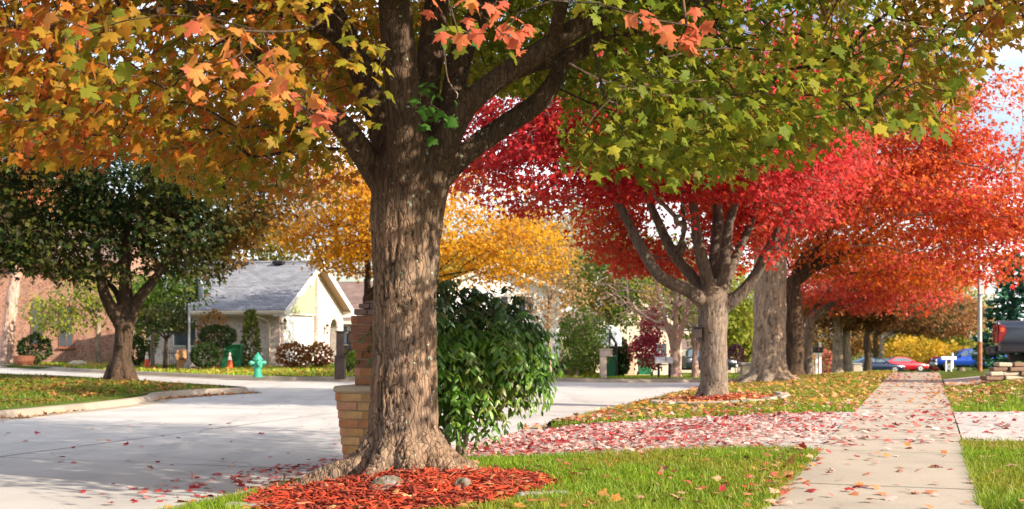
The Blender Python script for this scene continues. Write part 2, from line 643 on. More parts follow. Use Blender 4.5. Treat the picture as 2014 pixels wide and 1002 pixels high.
def hang_leaves(tg, k, spread, flat, size, rng=RNG, out_from=None, lift=.5, sd=.3):
    """k leaves round each twig end: positions, tip and normal directions, sizes"""
    n = len(tg) * k
    c = np.repeat(tg, k, 0) + rng.normal(0, 1, (n, 3)) * np.array([spread, spread, flat])
    out = rng.normal(0, 1, (n, 3))
    if out_from is not None:
        out = out * .8 + unit(c - out_from)
    out[:, 2] *= .3
    out = unit(out)
    tip = out * .75 + np.array([0, 0, -.75]) + rng.normal(0, .3, (n, 3))
    nrm = out * .6 + np.array([0, 0, lift]) + rng.normal(0, .35, (n, 3))
    s = size * (1 + rng.normal(0, sd, n).clip(-.55, .6))
    return c, tip, nrm, s

def grow(seeds, targets, rng=RNG, bf=.28, step=.35, sag=.04, rtip=.006, power=.46, rmax=.07):
    """branches from the limbs to each twig end; returns node positions, parents, radii"""
    pos, par, path = [], [], []
    for line in seeds:
        prev = -1
        for i, p in enumerate(line):
            pos.append(np.array(p, float)); par.append(prev)
            path.append(0.0 if prev < 0 else path[prev] + np.linalg.norm(pos[-1] - pos[prev]))
            prev = len(pos) - 1
    nseed = len(pos)
    A = np.zeros((nseed + len(targets) * 14 + 10, 3)); A[:nseed] = pos
    L = np.zeros(len(A)); L[:nseed] = path
    n = nseed
    d0 = np.min(np.linalg.norm(targets[:, None, :] - A[None, :nseed], axis=2), axis=1)
    for ti in np.argsort(d0):
        t = targets[ti]
        d = np.linalg.norm(A[:n] - t, axis=1)
        j = int(np.argmin(d + bf * L[:n] + .5 * np.maximum(0, A[:n, 2] - t[2] - .2)))
        k = int(min(12, max(1, math.ceil(d[j] / step))))
        prev = j
        a = A[j].copy()
        off = rng.normal(0, .05, 3) * d[j]
        for q in range(1, k + 1):
            u = q / k
            p = a + (t - a) * u + off * math.sin(math.pi * u)
            p[2] += sag * d[j] * math.sin(math.pi * u) * 2
            if n >= len(A):
                break
            A[n] = p; par.append(prev); L[n] = L[prev] + np.linalg.norm(p - A[prev])
            prev = n; n += 1
    A = A[:n]; par = np.array(par[:n])
    cnt = np.zeros(n)
    child = np.zeros(n, bool)
    child[par[par >= 0]] = True
    cnt[~child] = 1
    for i in range(n - 1, nseed - 1, -1):
        if par[i] >= 0:
            cnt[par[i]] += cnt[i]
    rad = np.minimum(rtip * np.maximum(cnt, 1) ** power, rmax)
    return A, par, rad, nseed

def twig_mesh(A, par, rad, nseed, sides=5):
    i = np.arange(nseed, len(A))
    i = i[par[i] >= 0]
    p0, p1 = A[par[i]], A[i]
    r1 = rad[i]
    r0 = np.where(par[i] < nseed, r1 * 1.15, np.minimum(rad[par[i]], r1 * 1.35))
    d = unit(p1 - p0)
    up = np.where(np.abs(d[:, 2:3]) < .9, np.array([[0, 0, 1.]]), np.array([[1., 0, 0]]))
    a = unit(np.cross(d, up)); b = np.cross(a, d)
    t = 2 * np.pi * np.arange(sides) / sides
    ring = a[:, None] * np.cos(t)[None, :, None] + b[:, None] * np.sin(t)[None, :, None]
    v = np.concatenate([p0[:, None] + ring * r0[:, None, None], (p1 + d * 0.01)[:, None] + ring * r1[:, None, None]], 1)
    k = np.arange(sides); j = (k + 1) % sides
    fq = np.stack([k, j, sides + j, sides + k], 1)
    f = (np.arange(len(i))[:, None, None] * 2 * sides + fq[None]).reshape(-1, 4)
    return v.reshape(-1, 3), f

def resample(pts, rad, step=.06):
    pts = np.array([tuple(p) for p in pts], float); rad = np.array(rad, float)
    # Catmull-Rom through the given points
    P0 = np.vstack([2 * pts[0] - pts[1], pts, 2 * pts[-1] - pts[-2]])
    R0 = np.concatenate([[rad[0]], rad, [rad[-1]]])
    out, ro = [], []
    for i in range(1, len(P0) - 2):
        n = max(2, int(np.linalg.norm(P0[i + 1] - P0[i]) / step))
        for k in range(n):
            u = k / n
            a, b, c, d = P0[i - 1], P0[i], P0[i + 1], P0[i + 2]
            out.append(.5 * (2 * b + (c - a) * u + (2 * a - 5 * b + 4 * c - d) * u * u + (3 * b - a - 3 * c + d) * u ** 3))
            ro.append(R0[i] + (R0[i + 1] - R0[i]) * u)
    out.append(pts[-1]); ro.append(rad[-1])
    return np.array(out), np.array(ro)

def wood(name, lines, base, mat, parent, voxel=.03, amp=.01, cell=(14, 14, 3.5), limb_amp=.4, fork_z=2.5, wob=.03, seed=1, smooth_it=3, sharp=.24, limb_shade=.4):
    """trunk and limbs melted into one skin, with bark relief pushed out of it"""
    b = MB()
    for pts, rad in lines:
        q, r = resample(pts, rad, max(voxel * 2.5, .05))
        q = q - np.array(base)
        r = r * (1 + wob * (fbm(q * 2.5, 2, seed) - .5) * 4)
        b.tube(q, list(r), 14 if max(rad) > .1 else 9)
    tmp = link('tmp', b.mesh('tmp', None))
    md = tmp.modifiers.new('r', 'REMESH')
    md.mode = 'VOXEL'; md.voxel_size = voxel
    if smooth_it:
        ms = tmp.modifiers.new('s', 'SMOOTH'); ms.iterations = smooth_it; ms.factor = .5
    dg = bpy.context.evaluated_depsgraph_get()
    me = bpy.data.meshes.new_from_object(tmp.evaluated_get(dg))
    bpy.data.objects.remove(tmp)
    n = len(me.vertices)
    co = np.zeros(n * 3); me.vertices.foreach_get('co', co); co = co.reshape(-1, 3)
    no = np.zeros(n * 3); me.vertices.foreach_get('normal', no); no = no.reshape(-1, 3)
    w = co + (np.stack([fbm(co * np.array([4, 4, 2.2]), 3, seed + s) for s in (5, 6, 7)], 1) - .5) * np.array([.13, .13, .7])
    f1, f2 = worley(w * np.array(cell), seed)
    cx_, cz_ = cell[0], cell[2]
    n1 = fbm(w * np.array([cx_ * 1.05, cx_ * 1.05, cz_ * .75]), 2, seed + 21)
    n2 = fbm(w * np.array([cx_ * 2.1, cx_ * 2.1, cz_ * 2.2]) + 5, 2, seed + 23)
    ridge = smooth(np.abs(n1 - .5) / .05) * .8 + smooth(np.abs(n2 - .5) / .06) * .2
    g1, g2 = worley(w * np.array(cell) * np.array([1.9, 1.9, 1.6]) + 7.3, seed + 9)
    edge = np.minimum(1, (f2 - f1) / sharp)
    e2 = np.minimum(1, (g2 - g1) / .3)
    plate = ridge * (.72 + .28 * smooth(edge))
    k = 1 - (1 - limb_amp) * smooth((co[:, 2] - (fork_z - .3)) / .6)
    h = (plate - .6) + .5 * (fbm(w * np.array([20, 20, 7]), 3, seed + 3) - .5)
    co = co + no * (amp * k * h)[:, None]
    me.vertices.foreach_set('co', co.ravel())
    a = me.attributes.new('furrow_limb_shade', 'FLOAT', 'POINT')
    a.data.foreach_set('value', (np.clip((.5 - plate) * 2.4, 0, 1) * k + (1 - k) * limb_shade).astype(np.float32))  # furrows, plus crown shade put into the limb colour
    me.polygons.foreach_set('use_smooth', np.ones(len(me.polygons), bool))
    me.materials.clear(); me.materials.append(mat)
    me.name = name
    me.update()
    return link(name, me, parent)

def in_ellipsoids(n, els, rng, shell=.0):
    """points spread through a union of ellipsoids, denser towards the skin"""
    vol = np.array([e[1][0] * e[1][1] * e[1][2] for e in els]); vol = vol / vol.sum()
    out = []
    for (c, r), w in zip(els, vol):
        m = int(n * w) + 1
        d = unit(rng.normal(0, 1, (m, 3)))
        rr = rng.random(m) ** (1 / 3)
        rr = shell + (1 - shell) * rr if shell else rr
        out.append(np.array(c) + d * rr[:, None] * np.array(r))
    return np.vstack(out)

def simple_trunk_lines(base, top, r, rng, flare=1.5):
    b, t = np.array(base, float), np.array(top, float)
    pts = [b + np.array([0, 0, -.25]), b, b + (t - b) * .08, b + (t - b) * .35, b + (t - b) * .7, t]
    for i in (3, 4):
        pts[i] = pts[i] + np.append(rng.normal(0, .05, 2), 0)
    return pts, [r * flare * 1.1, r * flare, r * 1.12, r * .95, r * .85, r * .7]

def tree(name, label, cat, base, fork, r, els, palette, nt, k, size, bark, group=None, shape=STAR, seed=1, shell=.35,
         gaps=.42, mat='leaf', spread=.3, flat=.16, keep=None, lines=None, voxel=.05, limbs=5, freq=.6, extra=None, trans=None, amp=.012, low=None, limb_shade=.55, bf=.28, rmax=.07, cell=(9, 9, 2.2), rtip=.006):
    """a tree: trunk with limbs, branches, crown of leaves"""
    rng = np.random.default_rng(seed)
    root = thing(name, label, cat, base, 0, group)
    b = np.array(base, float)
    tg = in_ellipsoids(int(nt * 2.2), els, rng, shell)
    g = fbm(tg * .8 + seed, 2, seed)
    tg = tg[g > np.quantile(g, gaps * .6)]
    if keep is not None:
        tg = tg[keep(tg)]
    tg = tg[rng.permutation(len(tg))[:nt]]
    if extra is not None:
        tg = np.vstack([tg, extra])
    if lines is None:
        tp, tr = simple_trunk_lines(b, fork, r, rng)
        lines = [(tp, tr)]
        cen = np.mean([np.array(e[0]) for e in els], 0)
        rr = np.mean([np.array(e[1]) for e in els], 0)
        for i in range(limbs):
            a = 2 * math.pi * (i + rng.random() * .6) / limbs
            e = cen + np.array([math.cos(a) * rr[0] * .55, math.sin(a) * rr[1] * .55, rr[2] * (.1 + .4 * rng.random())])
            f = np.array(fork, float)
            mid = f + (e - f) * .45 + np.array([0, 0, -.06 * np.linalg.norm(e - f)])
            lines.append(([f - np.array([0, 0, .25]), f + (mid - f) * .3 + (e - f) * .06, mid, e], [r * .55, r * .46, r * .34, r * .14]))
    wood('trunk', lines, b, bark, root, voxel=voxel, amp=amp, seed=seed, fork_z=fork[2] - b[2], cell=cell, smooth_it=2, limb_shade=limb_shade)
    seeds = []
    for i, (p, q) in enumerate(lines):
        s, _ = resample(p, q, .3)
        if i > 0 or len(lines) == 1:
            seeds.append(s)
    A, par, rad, ns = grow(seeds, tg, rng, bf=bf, rmax=rmax, step=.5, rtip=rtip)
    v, f = twig_mesh(A, par, rad, ns, 4)
    me = new_mesh('branches', v - b, f, bark, True, attrs={'furrow_limb_shade': np.zeros(len(v))})
    tag(link('branches', me, root), None, kind='stuff')
    if k:
        c, tip, nrm, s = hang_leaves(tg, k, spread, flat, size, rng, np.array(els[0][0]))
        if keep is not None:
            m = keep(c); c, tip, nrm, s = c[m], tip[m], nrm[m], s[m]
        col = palette(c, rng) if callable(palette) else pal(palette, c, rng, freq, seed)
        v, f, cc = leaf_batch(shape, c, tip, nrm, s, col, rng)
        me = new_mesh('crown', v - b, f, M[mat], False, cc)
        tag(link('crown', me, root), None, kind='stuff')
    return root

def shrub(name, label, cat, base, els, palette, n, size, group=None, shape=QUAD, seed=1, shell=.7, mat='needle', stems=4, stem_mat=None, freq=1.5, top_shape=None, tuft=1.0, gap=0.0):
    """a shrub or clipped evergreen: stems inside, foliage over a lumpy body"""
    rng = np.random.default_rng(seed)
    root = thing(name, label, cat, base, 0, group)
    b = np.array(base, float)
    c = in_ellipsoids(n, els, rng, shell)
    if top_shape is not None:
        c = c[top_shape(c)]
    ctr = np.array(els[0][0])
    out = unit(c - ctr)
    lump = (fbm(c * 3.1, 3, seed) - .5)
    if gap:
        m = fbm(c * 2.3 + 3, 2, seed + 4) > gap
        c, out, lump = c[m], out[m], lump[m]
    c = c + out * (lump * .35 * els[0][1][0])[:, None]
    m = c[:, 2] > b[2] + .02
    c, out = c[m], out[m]
    k = len(c)
    tip = out * .9 + rng.normal(0, .45, (k, 3)) + np.array([0, 0, .25 * tuft])
    nrm = rng.normal(0, .5, (k, 3)) + out * .6 + np.array([0, 0, .4])
    s = size * (1 + rng.normal(0, .28, k).clip(-.5, .6))
    v, f, cc = leaf_batch(shape, c, tip, nrm, s, pal(palette, c, rng, freq, seed), rng)
    tag(link('foliage', new_mesh('foliage', v - b, f, M[mat], False, cc), root), None, kind='stuff')
    for i in range(stems):
        e = els[i % len(els)]
        a = 2 * math.pi * i / max(1, stems) + rng.random()
        t = np.array(e[0]) + np.array([math.cos(a) * e[1][0] * .45, math.sin(a) * e[1][1] * .45, e[1][2] * .3])
        foot = b + np.array([math.cos(a) * .06, math.sin(a) * .06, -.1])
        mid = foot + (t - foot) * .5 + np.array([math.cos(a) * .1, math.sin(a) * .1, 0])
        mb = MB().tube([foot - b, mid - b, t - b], [.035, .025, .012], 6)
        o = mb.build('stem', stem_mat or M['bark_grey'], root, sm=True)
    return root
# ------------------------------------------------------------------ the setting
def lawn_mat():
    m, nt, b = nmat('lawn_soil')
    v = coords(nt)
    f = noise(nt, v, 1.1, 5)
    g = noise(nt, v, 45, 4, .7)
    c = ramp(nt, f, [(.3, (.085, .075, .02)), (.5, (.095, .13, .022)), (.7, (.12, .17, .03))])
    c = mixc(nt, 1.0, c, ramp(nt, g, [(.3, (.45, .45, .45)), (.7, (1.3, 1.3, 1.2))]), 'MULTIPLY')
    nt.links.new(c, b.inputs['Base Color'])
    b.inputs['Roughness'].default_value = 1
    b.inputs['Specular IOR Level'].default_value = .05
    bump(nt, b, g, .8, .04)
    return m
M['lawn'] = lawn_mat()
M['street'] = concrete_mat('street_concrete', (.45, .425, .405), stain=.2)
M['walk'] = concrete_mat('sidewalk_concrete', (.37, .315, .255), crack=False, stain=.22)
M['drive'] = concrete_mat('driveway_concrete', (.42, .38, .355), crack=False, stain=.2)
M['kerb'] = concrete_mat('kerb_concrete', (.31, .25, .19), crack=False, stain=.35)
M['joint'] = plain('joint_dirt', (.07, .055, .04), .95)
M['tar'] = plain('tar_seam', (.13, .125, .125), .8)
M['bark_main'] = bark_mat('furrowed_bark', (.215, .150, .108), (.028, .016, .010), 1.0, .8, .8)
M['bark_grey'] = bark_mat('grey_bark', (.20, .16, .13), (.022, .015, .011), 1.0, 0, .45, .4)
M['bark_tan'] = bark_mat('tan_bark', (.29, .23, .175), (.05, .034, .024), .8, 0, .5, .5)
M['bark_dark'] = bark_mat('dark_bark', (.075, .05, .034), (.022, .015, .010), .8, .3, .5)
M['bark_pale'] = bark_mat('pale_bark', (.50, .36, .30), (.25, .12, .08), .6, 0, .5)

def setting(name, me, kind='structure', label=None):
    return tag(link(name, me), label, kind=kind)

def zoff(d):
    return lambda x, y: gz(x, y) + d

base_far = 900
gm = new_mesh('ground', [(-base_far, -60, -4.6), (base_far, -60, -4.6), (base_far, 1600, -4.6), (-base_far, 1600, -4.6)], [(0, 1, 2, 3)], M['lawn'])
setting('ground', gm)

KERB_O = -6.05
FAR_EDGE = [(-60, 80), (-40, 71), (-25.5, 61), (-17.2, 51.5), (-9.4, 43.7), (-5.4, 42.2), (1.3, 44.2), (9.2, 45.6)]
ISL = [OY(-17.25, -8), (-9.5, 23.3), (-8.75, 30.8), (-8.0, 32.8), (-7.3, 33.6), (-8.2, 34.9), (-13.2, 40.4), (-18.7, 45.3), (-40, 57), (-62, 57), (-62, -8)]
street_poly = [OY(-6.1, -9), OY(-6.1, 46), (9.3, 46.2), (1.3, 44.7), (-5.4, 42.7), (-9.5, 44.2), (-17.4, 52), (-25.8, 61.6), (-40, 72), (-62, 82), (-62, 56), (-41, 56), (-18.5, 44.6), (-13, 39.6), (-8.4, 34.6), (-7.8, 33.6), (-8.6, 32.5), (-9.2, 30.8), (-10, 23.3), OY(-17.6, -9)]
setting('street', sheet('street', street_poly, 1.6, lambda x, y: gz(np.minimum(x, ST * y - 6.1), y) - .13, M['street']))

drive_poly = [OY(-1.125, 12.86), OY(-1.125, 19.2), (0.6, 19.75), OY(-6.02, 20.3), OY(-6.5, 19.9), OY(-6.5, 13.1), OY(-6.05, 13.5), (-0.92, 14.12)]
def drive_z(x, y):
    o = x - ST * y
    return gz(x, y) + .006 - .125 * smooth((-5.2 - o) / 1.2)
setting('driveway', sheet('driveway', drive_poly, .45, drive_z, M['drive']))
setting('driveway', sheet('driveway', [OY(.40, 13.93), (30, 14.5), (30, 19.7), OY(.40, 19.2)], .9, zoff(.008), M['drive']))
setting('driveway', sheet('driveway', [OY(.42, 28.6), (40, 29.4), (40, 34.2), OY(.42, 33.0)], .9, zoff(.02), M['drive']))

LAWN_A = [OY(KERB_O, -6), OY(-1.13, -6), OY(-1.13, 12.85), (-0.92, 14.1), OY(KERB_O, 13.5)]
LAWN_B = [OY(KERB_O, 20.3), (0.62, 19.78), OY(-1.13, 19.22), OY(-1.13, 45.8), (9.2, 45.6), OY(KERB_O, 45.3)]
LAWN_F = [OY(.385, -6), (30, -6), (30, 14.5), OY(.385, 13.92)]
LAWN_E = [OY(.385, 19.22), (30, 19.72), (120, 60), (160, 300), OY(.385, 300)]
LAWN_D = FAR_EDGE + [OY(-1.13, 45.8), OY(-1.13, 300), (-160, 300), (-160, 80)]
for nm, poly, sp in (('lawn', LAWN_A, .35), ('lawn', LAWN_B, .8), ('lawn', LAWN_F, .8), ('lawn', LAWN_E, 4.0), ('lawn', ISL, 2.5), ('lawn', LAWN_D, 5.0)):
    setting(nm, sheet(nm, poly, sp, zoff(0), M['lawn'], .3))

# sidewalk of separate slabs
walk = link('sidewalk', None); tag(walk, None, kind='structure')
wp = [OY(-1.125, -6), OY(.385, -6), OY(.385, 80), OY(-1.125, 80)]
link('joint_bed', sheet('joint_bed', wp, 2.0, zoff(-.012), M['joint']), walk)
sk = RP.y / RP.x                                  # joints run square to the walk
L_SLAB = 1.52
y0 = 12.86 - L_SLAB * 11 * RD.y
for k in range(38):
    ya = y0 + k * L_SLAB * RD.y + .010
    yb = y0 + (k + 1) * L_SLAB * RD.y - .010
    nx = 3
    v, f = [], []
    jz = .016 + random.uniform(-.006, .006)
    for j in range(4):
        for i in range(nx + 1):
            o = -1.12 + 1.5 * i / nx
            y = ya + (yb - ya) * j / 3 + (o + 1.12) * sk * .95
            x = o + ST * y
            v.append((x, y, gzf(x, y) + jz))
    for j in range(3):
        for i in range(nx):
            a = j * (nx + 1) + i
            f.append((a, a + 1, a + nx + 2, a + nx + 1))
    ring = [i for i in range(nx + 1)] + [(nx + 1) * (j + 1) - 1 for j in range(1, 4)] + [3 * (nx + 1) + i for i in range(nx - 1, -1, -1)] + [(nx + 1) * j for j in (2, 1)]
    n0 = len(v)
    v += [(v[i][0], v[i][1], v[i][2] - .06) for i in ring]
    f += [(ring[i], ring[(i + 1) % len(ring)], n0 + (i + 1) % len(ring), n0 + i)[::-1] for i in range(len(ring))]
    link('slab', new_mesh('slab', v, f, M['walk']), walk)

def kerb(line, side):
    """a rolled kerb along a line of lawn edge points, falling to the street on one side"""
    q, _ = resample([(a, b, 0) for a, b in line], [1] * len(line), 1.0)
    prof = [(0, .012), (.10, .014), (.15, .0), (.20, -.06), (.24, -.112), (.55, -.122), (.56, -.2)]
    v, f = [], []
    for i, p in enumerate(q):
        d = q[min(i + 1, len(q) - 1)] - q[max(i - 1, 0)]
        d = d / np.linalg.norm(d)
        nrm = np.array([-d[1], d[0]]) * side
        z = gzf(p[0], p[1])
        for o, h in prof:
            v.append((p[0] + nrm[0] * o, p[1] + nrm[1] * o, z + h))
    k = len(prof)
    for i in range(len(q) - 1):
        for j in range(k - 1):
            a = i * k + j
            f.append((a, a + 1, a + k + 1, a + k))
    return setting('kerb', new_mesh('kerb', v, f, M['kerb']))
kerb([OY(KERB_O, -6), OY(KERB_O, 3), OY(KERB_O, 13.4)], 1)
kerb([OY(KERB_O, 20.4), OY(KERB_O, 30), OY(KERB_O, 45.2)], 1)
kerb(ISL[:7] + [(-18.7, 45.3), (-40, 57)], -1)
kerb(FAR_EDGE, -1)

# seams of the street's concrete panels, tarred over
def seam(a, b, w=.018):
    q, _ = resample([(*a, 0), ((a[0] + b[0]) / 2 + .05, (a[1] + b[1]) / 2, 0), (*b, 0)], [1] * 3, .5)
    d = unit(np.array([[b[0] - a[0], b[1] - a[1], 0]]))[0]
    n = np.array([-d[1], d[0], 0])
    v, f = [], []
    for i, p in enumerate(q):
        ww = w * (.5 + random.random())
        z = gzf(p[0], p[1]) - .126
        for s in (-1, 1):
            v.append((p[0] + n[0] * ww * s, p[1] + n[1] * ww * s, z))
    for i in range(len(q) - 1):
        f.append((2 * i, 2 * i + 1, 2 * i + 3, 2 * i + 2)[::-1])
    return setting('street_seam', new_mesh('street_seam', v, f, M['tar']))
seam(OY(-11.8, 4), OY(-11.8, 40), .012)
for y in (9.5, 14.2, 19, 23.8, 28.6):
    seam(OY(-6.7, y), OY(-17.2, y + 3.2), .010)

# ------------------------------------------------------------------ grass
def grass(name, poly, n, h, w, rng, shape, near=None, label=None, light_gain=1.0):
    q = scatter(poly, n, rng)
    d = fbm(np.column_stack([q * 1.6, np.zeros(len(q))]), 3, 5)
    m = (d + rng.random(len(q)) * .5) > .52
    if near is not None:
        m &= near(q)
    q = q[m]
    k = len(q)
    c = np.column_stack([q, gz(q[:, 0], q[:, 1]) - .004])
    tip = np.column_stack([rng.normal(0, .42, (k, 2)), np.ones(k)])
    nrm = np.column_stack([rng.normal(0, 1, (k, 2)), np.full(k, .1)])
    t = fbm(np.column_stack([q * .9, np.ones(len(q))]), 3, 9)
    col = pal([(.28, .24, .03), (.23, .28, .022), (.15, .23, .016), (.25, .33, .022)], np.column_stack([q, np.zeros(k)]), rng, .9, 21, .3, .4) * np.array([light_gain, light_gain * 1.1, light_gain])
    s = h * (.55 + rng.random(k) * .9) * (.75 + .5 * t)
    sv, sf = shape
    sv = sv * np.array([w / h / .1, 1, 1])
    v, f, cc = leaf_batch((sv, sf), c, tip, nrm, s, col, rng, rng.random(k) * 3)
    o = link(name, new_mesh(name, v, f, M['grass'], False, cc))
    return tag(o, label, 'grass', kind='stuff')
rg = np.random.default_rng(5)
in_mulch = lambda q: ((q[:, 0] + .95) ** 2 / 1.36 ** 2 + (q[:, 1] - 10.75) ** 2 / 1.78 ** 2) > 1 + .25 * (fbm(np.column_stack([q * 3, np.zeros(len(q))]), 2, 2) - .5)
in_mulch2 = lambda q: (q[:, 0] - 4.22) ** 2 + (q[:, 1] - 26.0) ** 2 / 4.2 > 1.3 ** 2
grass('grass', [OY(-6.04, 8.0), OY(-1.08, 8.0), OY(-1.08, 12.83), (-0.92, 14.07), OY(-6.04, 13.4)], 88000, .062, .0068, rg, BLADE, in_mulch, 'short green grass of the near verge beside the big trunk')
grass('grass', [OY(.34, 8.5), OY(3.4, 8.5), OY(2.4, 13.9), OY(.36, 13.88)], 32000, .065, .0068, rg, BLADE, None, 'short green grass in the lower right corner')
grass('grass', LAWN_B[:4] + LAWN_B[4:], 60000, .075, .013, rg, BLADE1, in_mulch2, 'leaf strewn grass of the verge beyond the driveway')
grass('grass', [OY(.38, 19.25), OY(4.5, 19.4), OY(4.5, 28.5), OY(.38, 28.4)], 22000, .07, .012, rg, BLADE1, None, 'leaf strewn grass to the right of the far sidewalk')
grass('grass', [OY(-17.3, 22), (-8.9, 30.8), (-7.5, 33.5), (-13.2, 40.3), (-18.7, 45.2), (-24, 47), (-24, 22)], 42000, .085, .02, rg, BLADE1, None, 'grass of the island across the street, coloured darker for shade', .62)  # blade colour lowered to stand in for tree shade
grass('grass', [(-24, 62), (-17.2, 51.6), (-9.4, 43.8), (-5.4, 42.3), (1.3, 44.3), (9.2, 45.7), (14, 46), (18, 60), (-4, 58), (-10, 55), (-20, 64)], 36000, .10, .035, rg, BLADE1, None, 'grass of the front yards beyond the street', 1.6)  # blade colour raised to stand in for sunlight
# ------------------------------------------------------------------ the big foreground maple
rt = np.random.default_rng(42)
TB = Vector((-0.99, 11.4, -0.17))
maple = thing('maple_tree', 'largest maple with thick furrowed trunk standing in the foreground mulch', 'tree', TB)
YT = 11.4
def tr(px, py, w, dy=0.0):
    return P(px, py, YT + dy), w * .465 * YT / F
trunk = [tr(788, 985, 172), tr(789, 930, 172), tr(791, 890, 162), tr(793, 830, 146), tr(795, 740, 133), tr(797, 620, 131), tr(798, 500, 138), tr(801, 420, 150), tr(808, 360, 160), tr(812, 315, 150), tr(812, 270, 110)]
lines = [([a for a, b in trunk], [b for a, b in trunk])]
LIMBS = [
    [(752, 365, 11.4, .12), (712, 300, 11.25, .115), (665, 240, 11.05, .10), (560, 160, 10.7, .07), (470, 85, 10.3, .05), (370, 10, 10.0, .035)],
    [(800, 350, 11.2, .19), (795, 250, 11.02, .160), (790, 150, 10.95, .155), (778, 30, 10.85, .145), (768, -120, 10.75, .12), (760, -300, 10.65, .08)],
    [(775, 345, 11.5, .17), (748, 240, 11.7, .13), (700, 115, 11.9, .12), (640, 0, 12.1, .105), (560, -150, 12.4, .07)],
    [(832, 340, 11.5, .17), (835, 205, 11.8, .135), (848, 90, 12.1, .125), (868, -60, 12.4, .11), (900, -250, 12.8, .08)],
    [(850, 330, 11.45, .15), (885, 220, 11.7, .12), (905, 115, 12.0, .115), (940, 30, 12.2, .10), (1020, -90, 12.6, .07)],
    [(850, 340, 11.3, .14), (905, 225, 11.1, .11), (980, 155, 11.0, .10), (1085, 88, 10.9, .095), (1200, 8, 10.8, .085), (1330, -100, 10.6, .06)],
    [(850, 365, 11.4, .13), (915, 303, 11.4, .10), (985, 252, 11.5, .095), (1052, 207, 11.6, .095), (1085, 168, 11.65, .085), (1112, 122, 11.7, .07), (1180, 74, 11.9, .06), (1265, 58, 12.1, .05), (1350, 30, 12.3, .035)],
    [(870, 270, 11.5, .10), (940, 190, 11.7, .085), (1010, 143, 12.0, .08), (1120, 108, 12.3, .075), (1250, 62, 12.6, .06), (1400, 0, 13.0, .04)],
    [(700, 110, 11.9, .06), (600, 38, 11.5, .05), (480, 18, 11.0, .042), (350, 20, 10.7, .036), (240, 28, 10.4, .028)],
    [(778, 20, 10.85, .09), (740, -170, 9.7, .075), (640, -360, 8.4, .055), (520, -420, 7.4, .035)],
    [(1085, 88, 10.9, .06), (1140, -110, 9.8, .05), (1220, -230, 8.6, .04), (1300, -260, 7.8, .03)],
]
for L in LIMBS:
    lines.append(([P(a, b, c) for a, b, c, r in L], [r for *_, r in L]))
# roots running out into the mulch
for a, ln, r in ((200, .95, .15), (245, .62, .13), (282, .60, .14), (325, .68, .16), (15, .62, .15), (70, .6, .14), (130, .6, .14)):
    t = math.radians(a)
    d = Vector((math.cos(t), math.sin(t), 0))
    b0 = Vector((TB.x, TB.y, 0))
    lines.append(([b0 + d * .10 + Vector((0, 0, .52)), b0 + d * .25 + Vector((0, 0, .18)), b0 + d * .42 + Vector((0, 0, .0)), b0 + d * (.42 + ln * .3) + Vector((0, 0, -.075)), b0 + d * (.42 + ln * .65) + Vector((0, 0, -.2))], [r * .7, r * .95, r * .85, r * .62, r * .4]))
wood('trunk', lines, TB, M['bark_main'], maple, voxel=.0162, amp=.030, cell=(14, 14, 2.6), limb_amp=.25, fork_z=2.5, seed=4, smooth_it=5, sharp=.20, limb_shade=.9)

LOW = np.array([(-400, 330), (0, 310), (120, 322), (250, 296), (330, 330), (420, 372), (520, 360), (600, 405), (680, 350), (715, 310), (760, 250), (900, 215), (930, 200), (1060, 200), (1090, 330), (1150, 360), (1230, 345), (1300, 405), (1400, 380), (1500, 345), (1570, 325), (1700, 262), (1800, 245), (1860, 262), (1900, 200), (1940, 110), (2014, 70), (2300, 60)], float)
def crown_ok(t, pad=0.0):
    px, py = proj(t)
    low = np.interp(px, LOW[:, 0], LOW[:, 1]) - pad + (fbm(t * np.array([1.6, .6, .3]), 2, 33) - .5) * 110
    ok = (py < low)
    gap = (px > 690) & (px < 1130) & (t[:, 1] < 12.6) & (py > -60)          # the crown is open round the fork
    gap |= (px > 640) & (px < 1180) & (t[:, 1] < 12.0) & (py > 30) & (py < 260)
    wedge = (px > 900) & (px < 1100) & (py > 185)                           # daylight under the low right limb
    return ok & ~gap & ~wedge
n = 16000
rho = 6.6 * np.sqrt(rt.random(n)); ang = rt.random(n) * 2 * np.pi
tx = TB.x + rho * np.cos(ang); ty = TB.y + rho * np.sin(ang)
ztop = 3.1 + 6.0 * np.sqrt(np.clip(1 - (rho / 6.7) ** 2, 0, 1))
zb = 2.45 + .25 * np.cos(ang * 3) + .9 * np.clip(1 - rho / 3, 0, 1)
tz = zb + (ztop - zb) * rt.random(n) ** 1.25
tg = np.column_stack([tx, ty, tz])
tg = tg[tg[:, 1] > 8.1 + .8 * smooth((tg[:, 0] + .5) / 2)]
tg = tg[crown_ok(tg, 14)]
px, py = proj(tg)
vis = (px > -260) & (px < 2270) & (py > -200)
g = fbm(tg * .9, 2, 8)
keepv = np.where(vis, g > .36, rt.random(len(tg)) < .45)
tg = tg[keepv]
vis = vis[keepv]
tgv = tg[vis]
if len(tgv) > 1900:
    tgv = tgv[rt.permutation(len(tgv))[:1900]]
bx0 = np.column_stack([600 + 560 * rt.random(900), -40 + 270 * rt.random(900), 13.0 + 4.0 * rt.random(900)])
back = np.column_stack([(bx0[:, 0] - CX) * bx0[:, 2] / F, bx0[:, 2], CH + (HY - bx0[:, 1]) * bx0[:, 2] / F])
back = back[crown_ok(back, 14)][:230]                                      # foliage behind the fork
tgv = np.vstack([tgv, back])
tgh = tg[~vis]
if len(tgh) > 1500:
    tgh = tgh[rt.permutation(len(tgh))[:1500]]
